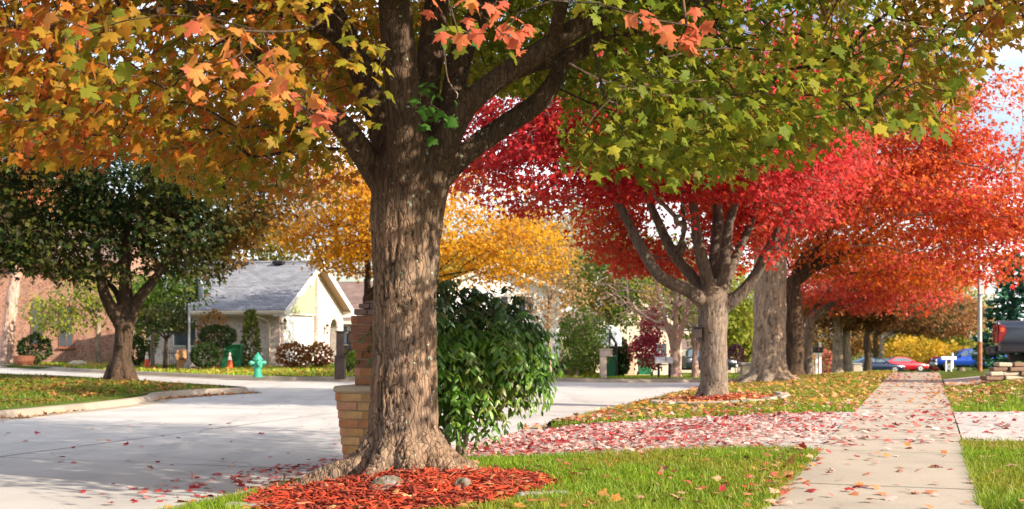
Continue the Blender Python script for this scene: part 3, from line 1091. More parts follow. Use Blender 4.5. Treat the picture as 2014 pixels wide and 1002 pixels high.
sprays = np.array([tuple(P(*q)) for q in (
    (430, 52, 6.9), (475, 105, 6.8), (520, 150, 7.0), (380, 140, 6.8), (450, 120, 6.7), (600, 215, 7.6), (640, 232, 7.8), (560, 180, 7.3), (470, 60, 7.0),
    (700, 110, 8.6), (740, 150, 8.8), (760, 95, 8.9), (725, 190, 9.0), (690, 60, 8.4), (705, 235, 9.2),
    (850, 175, 10.2), (862, 215, 10.2), (838, 200, 10.3), (858, 240, 10.3),
    (960, 40, 7.4), (990, 70, 7.5), (1005, 95, 7.8), (930, 20, 7.3), (1020, 25, 7.5), (880, 12, 7.6), (900, 60, 8),
    (1310, 60, 7.3), (1350, 50, 7.4), (1390, 70, 7.5), (1290, 40, 7.3), (1330, 95, 7.6), (180, 60, 7.4), (100, 30, 7.2), (150, 95, 7.8), (250, 40, 7.3))])
allt = np.vstack([tgv, tgh, sprays])
seeds = []
for pts, rad in lines[1:1 + len(LIMBS)]:
    s, _ = resample(pts, rad, .3)
    seeds.append(s[2:])
A, par, rad, ns = grow(seeds, allt, rt, bf=.22, step=.32, rtip=.0042, power=.42, rmax=.045)
v, f = twig_mesh(A, par, rad, ns, 5)
tag(link('branches', new_mesh('branches', v - np.array(TB), f, M['bark_dark'], True, attrs={'furrow_limb_shade': np.zeros(len(v))}), maple), None, kind='stuff')

ORANGE = [(.50, .12, .03), (.56, .18, .022), (.50, .21, .022), (.40, .22, .022), (.30, .22, .022), (.46, .20, .022), (.20, .20, .02)]
GREEN = [(.28, .28, .024), (.15, .19, .018), (.115, .155, .015), (.14, .20, .018), (.23, .26, .022), (.38, .34, .03)]
def main_cols(c):
    dx = c[:, 0] - TB.x - (c[:, 1] - TB.y) * -.09
    t = smooth((dx + 1.5 + (fbm(c * .8, 2, 77) - .5) * 2.4) / 2.6)
    t = np.clip(t + (rt.random(len(c)) - .5) * .35, 0, 1)[:, None]
    a = pal(ORANGE, c, rt, .8, 5, .18, .6)
    b = pal(GREEN, c, rt, .8, 6, .18, .4)
    far = smooth((dx - 4.0 + (fbm(c * 1.3, 2, 55) - .5) * 2.0) / 1.6)[:, None]
    col = a * (1 - t) + b * t
    col = col * (1 - far * .85) + pal([(.50, .16, .05), (.52, .26, .04), (.3, .27, .035)], c, rt, 1.0, 15, .15, .5) * far * .85
    return col
c1, t1, n1, s1 = hang_leaves(tgv, 23, .24, .11, .092, rt, np.array(TB) + np.array([0, 0, 3]))
m = crown_ok(c1, 0); c1, t1, n1, s1 = c1[m], t1[m], n1[m], s1[m]
c2, t2, n2, s2 = hang_leaves(tgh, 14, .28, .2, .17, rt, np.array(TB) + np.array([0, 0, 3]))
c3, t3, n3, s3 = hang_leaves(sprays, 5, .085, .06, .108, rt, np.array(TB) + np.array([0, 0, 3]), sd=.18)
cols1, cols2 = main_cols(c1), main_cols(c2)
SUNLIT_PINK = [(.62, .12, .07), (.66, .20, .08), (.60, .28, .06), (.35, .32, .05)]  # pink leaf tones with sunlight painted into them
si = np.repeat(np.arange(len(sprays)), 5)
cols3 = main_cols(c3)
sunlit_spray = np.isin(si, [0, 1, 2, 3, 4, 5, 6, 7, 8, 19, 20, 22, 23, 24, 26, 27, 28, 29])
cols3[sunlit_spray] = pal(SUNLIT_PINK[:3], c3[sunlit_spray], rt, 1.4, 12, .15, .5)
ivy = np.isin(si, [15, 16, 17, 18])
cols3[ivy] = pal([(.05, .14, .02), (.08, .2, .03)], c3[ivy], rt, 2, 3, .2)
c = np.vstack([c1, c2, c3]); t = np.vstack([t1, t2, t3]); nn = np.vstack([n1, n2, n3]); s = np.concatenate([s1, s2, s3]); cols = np.vstack([cols1, cols2, cols3])
px, py = proj(c)
inframe = (px > 0) & (px < 2014) & (py > 5) & (py < 500)
app = np.where(inframe, s / c[:, 1], 0)
app[-len(c3):] += np.where(inframe[-len(c3):], .01, 0)
order = np.argsort(-app)
single = order[:300]
rest = np.ones(len(c), bool); rest[single] = False
hid = np.zeros(len(c), bool); hid[len(c1):len(c1) + len(c2)] = True
near_ = (c[:, 1] < 9.2) & ~hid
V_, F_, K_, n0_ = [], [], [], 0
for shp, mk_ in ((MAPLE, near_), (STAR, ~near_ & ~hid & (c[:, 1] < 12.6)), (LOBE, hid | (c[:, 1] >= 12.6))):
    mk_ = mk_ & rest
    v, f, cc = leaf_batch(shp, c[mk_], t[mk_], nn[mk_], s[mk_], cols[mk_], rt)
    V_.append(v); F_.append(f + n0_); K_.append(cc); n0_ += len(v)
v, f, cc = np.vstack(V_), np.vstack(F_), np.vstack(K_)
tag(link('crown', new_mesh('crown', v - np.array(TB), f, M['leaf'], False, cc), maple), None, kind='stuff')
# the nearest leaves, one by one
def leaf_variants(cols, k, mat, shape, name):
    """group leaf colours into k shared leaf meshes"""
    r = np.random.default_rng(3)
    cen = cols[r.permutation(len(cols))[:k]].copy()
    for _ in range(8):
        a = np.argmin(((cols[:, None] - cen[None]) ** 2).sum(2), 1)
        for j in range(k):
            if (a == j).any(): cen[j] = cols[a == j].mean(0)
    mes = []
    for j in range(k):
        sv = shape[0].copy()
        sv[:, 2] *= .3 + 1.5 * r.random()
        sv[:, :2] += r.normal(0, .025, (len(sv), 2))
        mes.append(new_mesh(name, sv, shape[1], mat, False, np.repeat(cen[j][None], len(sv), 0)))
    return a, mes
def leaf_matrix(ci, ti, ni, si):
    U, T, Nn = frames(ti[None], ni[None])
    m = Matrix.Identity(4)
    for r_ in range(3):
        m[r_][0] = U[0][r_] * si; m[r_][1] = T[0][r_] * si; m[r_][2] = Nn[0][r_] * si
        m[r_][3] = ci[r_]
    return m
va, vm = leaf_variants(cols[single], 22, M['leaf'], MAPLE, 'leaf')
for q, i in enumerate(single):
    o = bpy.data.objects.new('leaf', vm[va[q]])
    C.objects.link(o); o.parent = maple
    o.matrix_local = leaf_matrix(c[i] - np.array(TB), t[i], nn[i], s[i])

# pale dead twigs on the right side
for q in ([(1120, 125, 10.9), (1190, 160, 10.6), (1280, 182, 10.4), (1370, 195, 10.3), (1445, 190, 10.2)], [(1240, 175, 10.5), (1300, 165, 10.4), (1390, 158, 10.3)], [(1300, 115, 10.4), (1370, 100, 10.3), (1440, 95, 10.2)], [(1370, 195, 10.3), (1400, 205, 10.3), (1425, 222, 10.2)], [(1660, 5, 10.6), (1720, 30, 10.5), (1790, 50, 10.4), (1860, 58, 10.3), (1900, 70, 10.3)], [(870, 60, 10.8), (876, 120, 10.7), (882, 160, 10.7), (900, 185, 10.6), (897, 195, 10.6)]):
    pts, rd = resample([P(*k) for k in q], np.linspace(.009, .004, len(q)), .1)
    MB().tube(pts - np.array(TB), list(rd), 6).build('dead_twig', M['bark_pale'], maple, sm=True)

# mulch mound round the foot
rm = np.random.default_rng(17)
def mulch_z(x, y, cx, cy, rx, ry, h):
    d = np.sqrt(((x - cx) / rx) ** 2 + ((y - cy) / ry) ** 2)
    return gz(x, y) + h * (1 - smooth(d)) - .03 * smooth((d - .85) / .15)
MC = (-0.95, 10.75, 1.38, 1.85, .15)
M['mulch'] = plain('mulch_bed', (.20, .035, .015), .95, 0, .5, 40, .1)
CHIPS = [(.42, .045, .018), (.50, .085, .032), (.28, .030, .016), (.48, .15, .08), (.12, .024, .016), (.44, .055, .02), (.20, .03, .018)]
def mulch(name, label, cx, cy, rx, ry, h, nchips, length, nsingle, seed, lumps=.02):
    rm = np.random.default_rng(seed)
    z0 = gzf(cx, cy)
    root = thing(name, label, 'mulch', (cx, cy, z0))
    v, f = [], []
    R, S = 14, 48
    for i in range(R + 1):
        for k in range(S):
            a = 2 * math.pi * k / S
            rr = i / R * (1 + .09 * math.sin(3 * a + 1) + .05 * math.sin(7 * a))
            x, y = cx + rx * rr * math.cos(a), cy + ry * rr * math.sin(a)
            v.append((x - cx, y - cy, float(mulch_z(x, y, cx, cy, rx, ry, h)) - z0 - .012))
    for i in range(R):
        for k in range(S):
            j = (k + 1) % S
            f.append((i * S + k, (i + 1) * S + k, (i + 1) * S + j, i * S + j))
    link('mound', new_mesh('mound', v, f, M['mulch'], True), root)
    rad = np.sqrt(rm.random(nchips)) * (1.0 + .12 * rm.normal(0, 1, nchips).clip(-1, 1.5))
    a = rm.random(nchips) * 2 * np.pi
    x, y = cx + rx * rad * np.cos(a), cy + ry * rad * np.sin(a)
    z = mulch_z(x, y, cx, cy, rx, ry, h) + rm.random(nchips) * lumps
    z = np.maximum(z, gz(x, y) + .004)
    c = np.column_stack([x, y, z])
    tip = np.column_stack([rm.normal(0, 1, (nchips, 2)), rm.normal(0, .28, nchips)])
    nrm = np.column_stack([rm.normal(0, .35, (nchips, 2)), np.ones(nchips)])
    s = length * (.3 + rm.random(nchips) ** 1.6 * 1.25)
    col = pal(CHIPS, c, rm, 2.0, 8, .25, .8)
    px, py = proj(c)
    ok = (py < 1000) & (y < cy + .1)
    order = np.argsort(-(s / y) * ok)
    one = order[:nsingle]
    rest = np.ones(nchips, bool); rest[one] = False
    v, f, cc = leaf_batch(CHIP, c[rest], tip[rest], nrm[rest], s[rest], col[rest], rm, np.ones(rest.sum()))
    tag(link('wood_chips', new_mesh('wood_chips', v - np.array((cx, cy, z0)), f, M['chip'], False, cc), root), None, kind='stuff')
    if nsingle:
        va, vm = leaf_variants(col[one], 10, M['chip'], CHIP, 'wood_chip')
        for q, i in enumerate(one):
            o = bpy.data.objects.new('wood_chip', vm[va[q]])
            C.objects.link(o); o.parent = root
            o.matrix_local = leaf_matrix(c[i] - np.array((cx, cy, z0)), tip[i], nrm[i], s[i])
    return root
mulch('mulch_bed', 'mound of red wood mulch round the foreground trunk', *MC, 6600, .108, 280, 17, .045)

def rock(seed, size, k=40):
    r = np.random.default_rng(seed)
    v, f = [], []
    n, m_ = 18, 28
    for i in range(n + 1):
        ph = math.pi * i / n
        for j in range(m_):
            th = 2 * math.pi * j / m_
            d = np.array([math.sin(ph) * math.cos(th), math.sin(ph) * math.sin(th), math.cos(ph)])
            w = .62 + .55 * float(fbm(d[None] * 1.6 + seed, 2, seed)[0]) + .28 * float(fbm(d[None] * 5.5 + seed, 3, seed + 3)[0])
            w = min(w, .98 + .05 * math.sin(7 * d[0] + 5 * d[2]))
            v.append(tuple(d * w * np.array(size)))
    for i in range(n):
        for j in range(m_):
            q = (j + 1) % m_
            f.append((i * m_ + j, (i + 1) * m_ + j, (i + 1) * m_ + q, i * m_ + q))
    return v, f
M['stone'] = concrete_mat('grey_stone', (.30, .27, .235), crack=False, stain=.45)
M['stone_tan'] = concrete_mat('tan_stone', (.44, .36, .27), crack=False, stain=.4)
def moss_stone():
    m, nt, b = nmat('mossy_stone')
    v = coords(nt)
    f = noise(nt, v, 9, 5)
    c = ramp(nt, f, [(.35, (.07, .065, .03)), (.5, (.13, .10, .07)), (.62, (.22, .20, .185)), (.8, (.34, .32, .31))])
    nt.links.new(c, b.inputs['Base Color']); b.inputs['Roughness'].default_value = .95
    bump(nt, b, f, .6, .02)
    return m
M['moss'] = moss_stone()
for px, py, sz, sd, lab in ((765, 985, (.17, .13, .13), 3, 'larger mossy stone half buried in the foreground red mulch'), (910, 978, (.085, .09, .13), 5, 'small upright grey stone half buried in the foreground red mulch'), (615, 985, (.06, .05, .05), 8, 'small dark stone at the left foot of the mulch mound')):
    g_ = G(px, py)
    zz = float(mulch_z(g_.x, g_.y, *MC))
    me = new_mesh('stone', *rock(sd, sz), M['moss'], False)
    tag(link('stone', me, None, (g_.x, g_.y, zz - sz[2] * .28), (0, 0, .6 + sd)), lab, 'stone', 'stones in the mulch')
for px, py, rz, lab in ((1068, 978, .35, 'pale flat edging paver sunk in grass right of the mulch mound'), (492, 1000, -.3, 'pale flat edging paver at the left end of the mulch mound')):
    g_ = G(px, py)
    MB().box((0, 0, 0), (.42, .11, .07), None, .015).build('edging_paver', M['stone'], None, (g_.x, g_.y, g_.z + .005), (0, 0, rz)).update_tag()
    tag(C.objects[-1], lab, 'paver', 'pavers at the mulch edge')

# ------------------------------------------------------------------ brick letterbox pier behind the trunk
def brick_one(name, col):
    m, nt, b = nmat(name)
    v = coords(nt)
    f = noise(nt, v, 14, 5)
    g = noise(nt, v, 90, 3)
    c = ramp(nt, f, [(.3, tuple(x * .8 for x in col)), (.55, col), (.75, tuple(min(1, x * 1.2) for x in col))])
    nt.links.new(c, b.inputs['Base Color']); b.inputs['Roughness'].default_value = .9
    bump(nt, b, g, .5, .008)
    return m
BR = [brick_one('brick_tan', (.46, .25, .10)), brick_one('brick_pinkish', (.50, .25, .15)), brick_one('brick_buff', (.52, .31, .14)), brick_one('brick_orange', (.44, .19, .08))]
BD = [brick_one('brick_brown', (.30, .12, .06)), brick_one('brick_rust', (.36, .16, .08)), brick_one('brick_umber', (.24, .11, .07))]
BT = [brick_one('brick_cap', (.20, .13, .12))]
M['mortar'] = plain('mortar', (.30, .23, .16), .95)
pb = Vector((P(752, 905, 14.0).x, 14.0, 0)); pb.z = gzf(pb.x, pb.y)
pier = thing('brick_mailbox', 'stepped tan brick mailbox pier half hidden behind the foreground trunk', 'mailbox', pb, STREET_ROT)
rb = random.Random(3)
def course(z, w, h, n, mats, off, dep=.09, core=True):
    """one ring of bricks, outer width w"""
    L = w / n
    for side in range(4):
        a = side * math.pi / 2
        for i in range(n):
            x = -w / 2 + L * (i + .5) + (off * L * .5 if True else 0)
            ln = L - .012
            if x + ln / 2 > w / 2 - .004: ln = (w / 2 - (x - ln / 2)) - .006; x = w / 2 - ln / 2 - .004
            if ln < .03: continue
            ca, sa = math.cos(a), math.sin(a)
            y = -w / 2 + dep / 2 + rb.uniform(-.003, .003)
            o = link('brick', MESHC(ln, dep, h - .012, rb.choice(mats)), pier, (x * ca - y * sa, x * sa + y * ca, z + h / 2 + side * .0013), (0, 0, a))
_bm = {}
def MESHC(a, b, c, mat):
    k = (round(a, 3), round(b, 3), round(c, 3), mat.name)
    if k not in _bm:
        _bm[k] = MB().box((0, 0, 0), k[:3], None, .006).mesh('brick', mat)
    return _bm[k]
hc = .097
for i in range(8):
    course(.0 + i * hc, .66 + .018 * i, hc, 3, BR, i % 2 * -1 if False else 0 if i % 2 == 0 else .5)
for i in range(8):
    MB().box((0, 0, (i + .5) * hc), (.66 + .018 * i - .022, .66 + .018 * i - .022, hc - .0006 * (i % 2))).build('mortar_bed', M['mortar'], pier)
cap = MB().box((0, 0, 0), (.83, .83, .075), None, .022).build('cap_stone', M['stone_tan'], pier, (0, 0, .815))
z = .853
ws = [.47, .47, .47, .455, .52, .55, .54, .53]
for i, w_ in enumerate(ws):
    course(z, w_, hc, 2, BD if i > 1 else BR + BD, 0 if i % 2 == 0 else .5)
    MB().box((0, 0, z + hc / 2), (w_ - .022, w_ - .022, hc - .001 * (i % 2))).build('mortar_bed', M['mortar'], pier)
    z += hc
course(z, .48, .075, 3, BT, 0); z += .075
course(z, .40, .06, 3, BT, 0); z += .06
MB().box((0, 0, z - .07), (.26, .26, .13), None, .02).build('core', M['mortar'], pier)
MB().box((0, 0, z + .012), (.30, .30, .045), None, .015).build('cap_stone', BT[0], pier)

# ------------------------------------------------------------------ leafy shrub right of the trunk
def leafy_shrub():
    rs = np.random.default_rng(23)
    b = np.array((-0.62, 13.75, gzf(-.62, 13.75)))
    root = thing('leafy_shrub', 'drooping dark green shrub with pointed leaves beside the foreground trunk', 'shrub', b)
    cen = b + np.array([.20, .12, 1.18])
    nst = 400
    tg = in_ellipsoids(nst, [(cen, (.70, .75, .70)), (cen + np.array([.26, 0, .08]), (.50, .6, .45)), (cen + np.array([-.35, 0, .1]), (.7, .7, .7))], rs, .55)
    px, py = proj(tg)
    tg = tg[(tg[:, 2] > b[2] + .5) & (py < np.interp(px, [860, 940, 1000, 1050, 1090], [815, 810, 775, 730, 680]))]
    seeds = []
    for i in range(5):
        a = 2 * math.pi * i / 5
        e = b + np.array([.1 + math.cos(a) * .28, math.sin(a) * .25, .75])
        p = [b + np.array([math.cos(a) * .07, math.sin(a) * .07, -.05]), b + np.array([math.cos(a) * .12, math.sin(a) * .12, .3]), e]
        MB().tube([q - b for q in p], [.032, .027, .016], 7).build('stem', M['bark_tan'], root, sm=True)
        seeds.append(resample(p, [1, 1, 1], .12)[0])
    A, par, rad, ns = grow(seeds, tg, rs, step=.14, rtip=.0028, rmax=.014, sag=.12)
    v, f = twig_mesh(A, par, rad, ns, 4)
    tag(link('branches', new_mesh('branches', v - b, f, M['bark_grey'], True, attrs={'furrow_limb_shade': np.zeros(len(v))}), root), None, kind='stuff')
    # compound leaves: pairs of pointed leaflets along a drooping stalk
    C_, T_, N_, S_ = [], [], [], []
    for t in tg:
        out = unit((t - cen)[None] * np.array([1, 1, .3]))[0]
        for q in range(3):
            d0 = unit((out + rs.normal(0, .6, 3))[None])[0]
            ln = .2 + .1 * rs.random()
            start = t + rs.normal(0, .06, 3)
            side = unit(np.cross(d0, [0, 0, 1])[None])[0]
            for u in range(4):
                w = (u + .6) / 4
                pp = start + d0 * ln * w + np.array([0, 0, -.22 * w * w])
                for sg in (-1, 1):
                    C_.append(pp); T_.append(side * sg * .7 + d0 * .5 + np.array([0, 0, -.75]) + rs.normal(0, .15, 3))
                    N_.append(d0 * .55 + np.array([0, 0, .7]) + rs.normal(0, .25, 3)); S_.append(.065 + .06 * rs.random())
    C_, T_, N_, S_ = map(np.array, (C_, T_, N_, S_))
    hz = smooth((C_[:, 2] - (b[2] + 1.25)) / .5)[:, None]  # shade painted into the upper leaves, light into the lower ones
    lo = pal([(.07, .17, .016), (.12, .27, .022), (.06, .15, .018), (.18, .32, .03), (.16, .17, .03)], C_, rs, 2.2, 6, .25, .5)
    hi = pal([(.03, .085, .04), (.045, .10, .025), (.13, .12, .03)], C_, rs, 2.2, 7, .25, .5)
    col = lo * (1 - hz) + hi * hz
    px, py = proj(C_)
    app = np.where((px > 872) & (px < 1120), S_ / C_[:, 1], 0)
    one = np.argsort(-app)[:180]
    rest = np.ones(len(C_), bool); rest[one] = False
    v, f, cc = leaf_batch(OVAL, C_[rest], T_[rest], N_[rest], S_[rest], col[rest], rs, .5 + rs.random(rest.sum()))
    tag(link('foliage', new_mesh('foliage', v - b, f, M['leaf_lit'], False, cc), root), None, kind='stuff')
    va, vm = leaf_variants(col[one], 10, M['leaf_lit'], OVAL, 'leaf')
    for q, i in enumerate(one):
        o = bpy.data.objects.new('leaf', vm[va[q]])
        C.objects.link(o); o.parent = root
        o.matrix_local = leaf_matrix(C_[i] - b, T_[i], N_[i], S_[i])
leafy_shrub()
# ------------------------------------------------------------------ street trees beyond the driveway
RED = [(.32, .012, .018), (.52, .028, .032), (.62, .05, .045), (.44, .018, .024), (.60, .09, .035)]
REDO = [(.60, .05, .06), (.68, .10, .07), (.72, .17, .05), (.66, .08, .04)]
ORNG = [(.54, .07, .018), (.60, .14, .014), (.55, .18, .016), (.44, .11, .016)]
YEL = [(.60, .26, .016), (.70, .38, .02), (.68, .35, .018), (.52, .20, .016)]
BROWN = [(.14, .055, .018), (.24, .10, .03), (.32, .14, .05), (.10, .07, .02)]
DKG = [(.016, .036, .010), (.035, .06, .012), (.085, .10, .016), (.08, .05, .02), (.03, .05, .014), (.11, .12, .02)]
GRN = [(.13, .22, .03), (.20, .29, .04), (.09, .17, .025), (.30, .34, .06)]
YGR = [(.32, .33, .04), (.22, .28, .035), (.40, .36, .05)]

def lines_from(trunk, limbs, Y):
    out = [([P(a, b, Y) for a, b, w in trunk], [w / 2 * Y / F for a, b, w in trunk])]
    for L in limbs:
        out.append(([P(a, b, Y + d) for a, b, d, w in L], [w / 2 * Y / F for a, b, d, w in L]))
    return out

def low_keep(table):
    T = np.array(table, float)
    def k(p):
        px, py = proj(p)
        k_ = p[:, 1].mean() / F
        rag = (fbm(p / (k_ * 55), 2, 91) - .5) * 150                # ragged, drooping lower edge
        return py < np.interp(px, T[:, 0], T[:, 1]) + rag + 16
    return k
def both(*fs):
    return lambda p: np.logical_and.reduce([f(p) for f in fs])

def el(px, py, Y, rx, ry, rd=None):
    """ellipsoid seen at a pixel: radii in pixels, depth radius in metres"""
    k = Y / F
    return (np.array(tuple(P(px, py, Y))), (rx * k, rd if rd else rx * k, ry * k))

# second tree: the red maple with the ring of stones
Y2 = 26.0
b2 = Vector((*XY(1404, Y2), 0)); b2.z = gzf(b2.x, b2.y)
L2 = lines_from([(1404, 800, 60), (1404, 775, 57), (1404, 730, 54), (1403, 660, 54), (1402, 615, 60), (1402, 590, 66), (1403, 565, 48)], [
    [(1392, 600, 0, 34), (1355, 573, -.3, 26), (1300, 545, -.5, 24), (1262, 490, -.6, 22), (1232, 430, -.6, 18), (1200, 360, -.6, 14), (1186, 260, -.5, 9)],
    [(1394, 590, .2, 32), (1362, 545, .4, 24), (1325, 500, .5, 22), (1296, 440, .6, 18), (1272, 380, .7, 13), (1258, 300, .8, 8)],
    [(1400, 590, -.1, 34), (1388, 540, -.2, 26), (1372, 470, -.3, 22), (1362, 390, -.3, 17), (1352, 300, -.3, 10), (1345, 200, -.3, 6)],
    [(1404, 590, .2, 36), (1406, 520, .4, 28), (1412, 430, .6, 22), (1405, 340, .8, 15), (1400, 240, 1, 9)],
    [(1410, 590, 0, 34), (1425, 520, -.1, 24), (1432, 450, -.2, 20), (1452, 380, -.2, 14), (1470, 290, -.2, 8)],
    [(1418, 605, 0, 34), (1452, 582, -.2, 26), (1484, 545, -.3, 23), (1506, 500, -.4, 19), (1530, 455, -.4, 15), (1575, 390, -.3, 8)],
    [(1415, 585, .3, 28), (1450, 500, .8, 18), (1480, 430, 1.2, 14), (1500, 340, 1.6, 9)],
    [(1330, 500, .5, 13), (1345, 455, .2, 11), (1340, 380, 0, 8), (1330, 300, 0, 6)]], Y2)
for a in range(5):
    t_ = a * 1.257 + .4
    d_ = Vector((math.cos(t_), math.sin(t_), 0))
    L2.append(([b2 + d_ * .12 + Vector((0, 0, .4)), b2 + d_ * .28 + Vector((0, 0, .06)), b2 + d_ * .42 + Vector((0, 0, -.1))], [.14, .12, .08]))
red_low = low_keep([(840, 300), (900, 405), (960, 430), (1040, 425), (1100, 440), (1180, 490), (1230, 540), (1290, 530), (1350, 540), (1420, 560), (1450, 540), (1520, 515), (1560, 470), (1640, 420), (1720, 380)])
def red_gap(p):
    px, py = proj(p)
    near = p[:, 1] < Y2 + .6
    return ~(near & (px > 1180) & (px < 1500) & (py > 395) & (py < 600) & (np.abs(fbm(p * 1.7, 2, 4) - .5) < .3))
ex = np.array([tuple(P(a, b, 25.2)) for a, b in ((1440, 500), (1465, 492), (1490, 500), (1510, 505), (1485, 480), (1455, 478), (1525, 495), (1470, 510), (1420, 490))])
def red_pal(c, rng):
    px, py = proj(c)
    t = smooth((c[:, 1] - 26.5) / 2.5 + (fbm(c * .7, 2, 3) - .5) * 1.2)[:, None]
    t2 = smooth((px - 1420) / 260)[:, None]
    a = pal(RED, c, rng, .7, 5, .18, .5)
    b = pal([(.58, .09, .03), (.62, .15, .03)], c, rng, .7, 6, .15)
    cpk = pal([(.60, .04, .045), (.66, .10, .08), (.52, .03, .035), (.66, .15, .06)], c, rng, .9, 16, .15)
    return (a * (1 - t * .55) + b * t * .55) * (1 - t2 * .7) + cpk * t2 * .7
tree('maple_tree', 'red leaved maple with many rising limbs in a stone ringed mulch bed', 'tree', b2, P(1402, 585, Y2), .27,
     [el(1230, 320, Y2, 340, 150, 3.6), el(1060, 330, Y2, 170, 100, 2.6), el(1000, 235, Y2, 150, 95, 2.6), el(1440, 330, Y2, 250, 170, 3.6), el(1340, 200, Y2, 350, 190, 4.2), el(1330, 440, Y2 + 2.4, 200, 115, 1.7), el(1340, 450, Y2 + 2.6, 190, 105, 1.7), el(1250, 470, Y2 + 2.2, 110, 75, 1.5)], red_pal, 2200, 28, .105, M['bark_grey'],
     'maples in a row along the sidewalk', LOBE, 31, .25, .75, 'leaf', .32, .075, both(red_low, red_gap), L2, .034, extra=ex, amp=.012, cell=(13, 13, 2), limb_shade=.85)
tree_rest = [o for o in C.objects if o.parent is None and o.name.startswith('maple_tree')]

# third tree: wide pale trunk with spreading roots
Y3 = 36.2
b3 = Vector((*XY(1513, Y3), 0)); b3.z = gzf(b3.x, b3.y)
L3 = lines_from([(1512, 775, 84), (1512, 750, 80), (1512, 725, 70), (1513, 680, 63), (1514, 610, 62), (1515, 540, 62), (1514, 490, 66), (1516, 455, 60)], [
    [(1508, 480, 0, 44), (1492, 430, -.2, 32), (1480, 360, -.4, 24), (1470, 260, -.5, 14)],
    [(1525, 490, 0, 44), (1545, 450, 0, 32), (1566, 400, .1, 26), (1590, 330, .2, 17), (1620, 240, .2, 9)],
    [(1516, 480, .4, 40), (1520, 400, .7, 26), (1535, 300, 1, 16)],
    [(1535, 470, .4, 26), (1620, 400, -.5, 17), (1740, 340, -1.5, 11), (1860, 300, -2.2, 6)]], Y3)
for a in range(9):
    t_ = a * .698 + .2
    d_ = Vector((math.cos(t_), math.sin(t_), 0))
    e_ = .55 + .5 * ((a * 37) % 10) / 10
    L3.append(([b3 + d_ * .2 + Vector((0, 0, .7)), b3 + d_ * .45 + Vector((0, 0, .16)), b3 + d_ * (.45 + e_ * .5) + Vector((0, 0, .01)), b3 + d_ * (.5 + e_) + Vector((0, 0, -.1))], [.2, .2, .13, .07]))
pink = [(.62, .07, .08), (.68, .13, .11), (.72, .2, .13), (.64, .12, .05), (.70, .2, .05)]
low3 = low_keep([(1400, 300), (1500, 340), (1560, 400), (1640, 440), (1760, 480), (1850, 540), (1900, 560), (1960, 560), (2014, 545), (2300, 540)])
tree('maple_tree', 'maple with widest pale trunk and bare spreading roots, beyond the stone ringed bed', 'tree', b3, P(1515, 470, Y3), .4,
     [el(1640, 260, Y3, 280, 190, 5.0), el(1820, 400, Y3 - 1, 240, 160, 4.0), el(1940, 330, Y3 - 1, 120, 190, 3.5), el(1940, 480, Y3 - 1, 110, 90, 3.0)], pal and (lambda c, r: pal([(.60, .045, .045), (.66, .12, .028), (.68, .19, .022), (.62, .08, .05), (.44, .06, .02)], c, r, .45, 9, .22, .6)), 1400, 30, .115, M['bark_tan'],
     'maples in a row along the sidewalk', LOBE, 41, .2, .75, 'leaf', .42, .09, low3, L3, .042, amp=.02, cell=(11, 11, 2.4))

# fourth to ninth trees of the row
def row_tree(px, Y, w, fork_py, els, palette, label, seed, n=600, k=18, size=.14, bark='bark_grey', low=None, limbs=5, two=None):
    b = Vector((*XY(px, Y), 0)); b.z = gzf(b.x, b.y)
    return tree('maple_tree', label, 'tree', b, P(px, fork_py, Y), w / 2 * Y / F, els, palette, n, k, size, M[bark], 'maples in a row along the sidewalk', LOBE, seed, .2, .5, 'leaf', .44, .12, low, None, .05, limbs, amp=.014)
row_tree(1560, 42.4, 38, 545, [el(1640, 400, 42.4, 200, 150, 4.5), el(1800, 470, 42.4, 180, 110, 4)], ORNG + [(.56, .07, .03)], 'maple with dark straight trunk touching the pale rooted maple', 51, 800, 20, .14, 'bark_dark', low_keep([(1400, 480), (1560, 540), (1650, 560), (1760, 585), (1900, 585), (2000, 560)]))
row_tree(1593, 48.8, 21, 620, [el(1660, 540, 48.8, 130, 75, 4), el(1790, 560, 48.8, 120, 60, 4)], [(.60, .07, .06), (.66, .15, .10), (.60, .06, .03), (.62, .13, .02)], 'slender maple with salmon pink leaves and a white mailbox beside it', 52, 620, 20, .15, 'bark_grey', low_keep([(1500, 560), (1580, 600), (1650, 615), (1780, 610), (1860, 590), (1950, 560)]))
row_tree(1647, 66, 22, 640, [el(1680, 590, 66, 110, 60, 4)], BROWN + [(.4, .12, .03)], 'left stem of the twin trunked maple in the sidewalk row', 53, 420, 18, .19, 'bark_tan', low_keep([(1500, 640), (1640, 650), (1800, 650)]))
row_tree(1666, 66.3, 18, 640, [el(1720, 580, 66.3, 120, 60, 4)], BROWN + [(.35, .14, .05)], 'right stem of the twin trunked maple in the sidewalk row', 54, 380, 18, .19, 'bark_tan', low_keep([(1500, 640), (1640, 650), (1800, 660)]))
row_tree(1706, 92, 15, 650, [el(1760, 590, 92, 120, 55, 5)], BROWN, 'brown leaved maple, third trunk from the end of the row', 55, 380, 16, .26, 'bark_dark', low_keep([(1600, 660), (1950, 670)]))
row_tree(1721, 108, 11, 655, [el(1800, 610, 108, 90, 45, 5)], BROWN + [(.05, .06, .02)], 'brown leaved maple, second trunk from the end of the row', 56, 320, 16, .3, 'bark_dark', low_keep([(1600, 670), (1950, 680)]))
row_tree(1735, 124, 10, 660, [el(1850, 620, 124, 90, 45, 5)], [(.3, .13, .05), (.42, .2, .09), (.2, .14, .04)], 'pinkish brown maple at the far end of the row', 57, 320, 16, .33, 'bark_tan', low_keep([(1600, 680), (1950, 690)]))

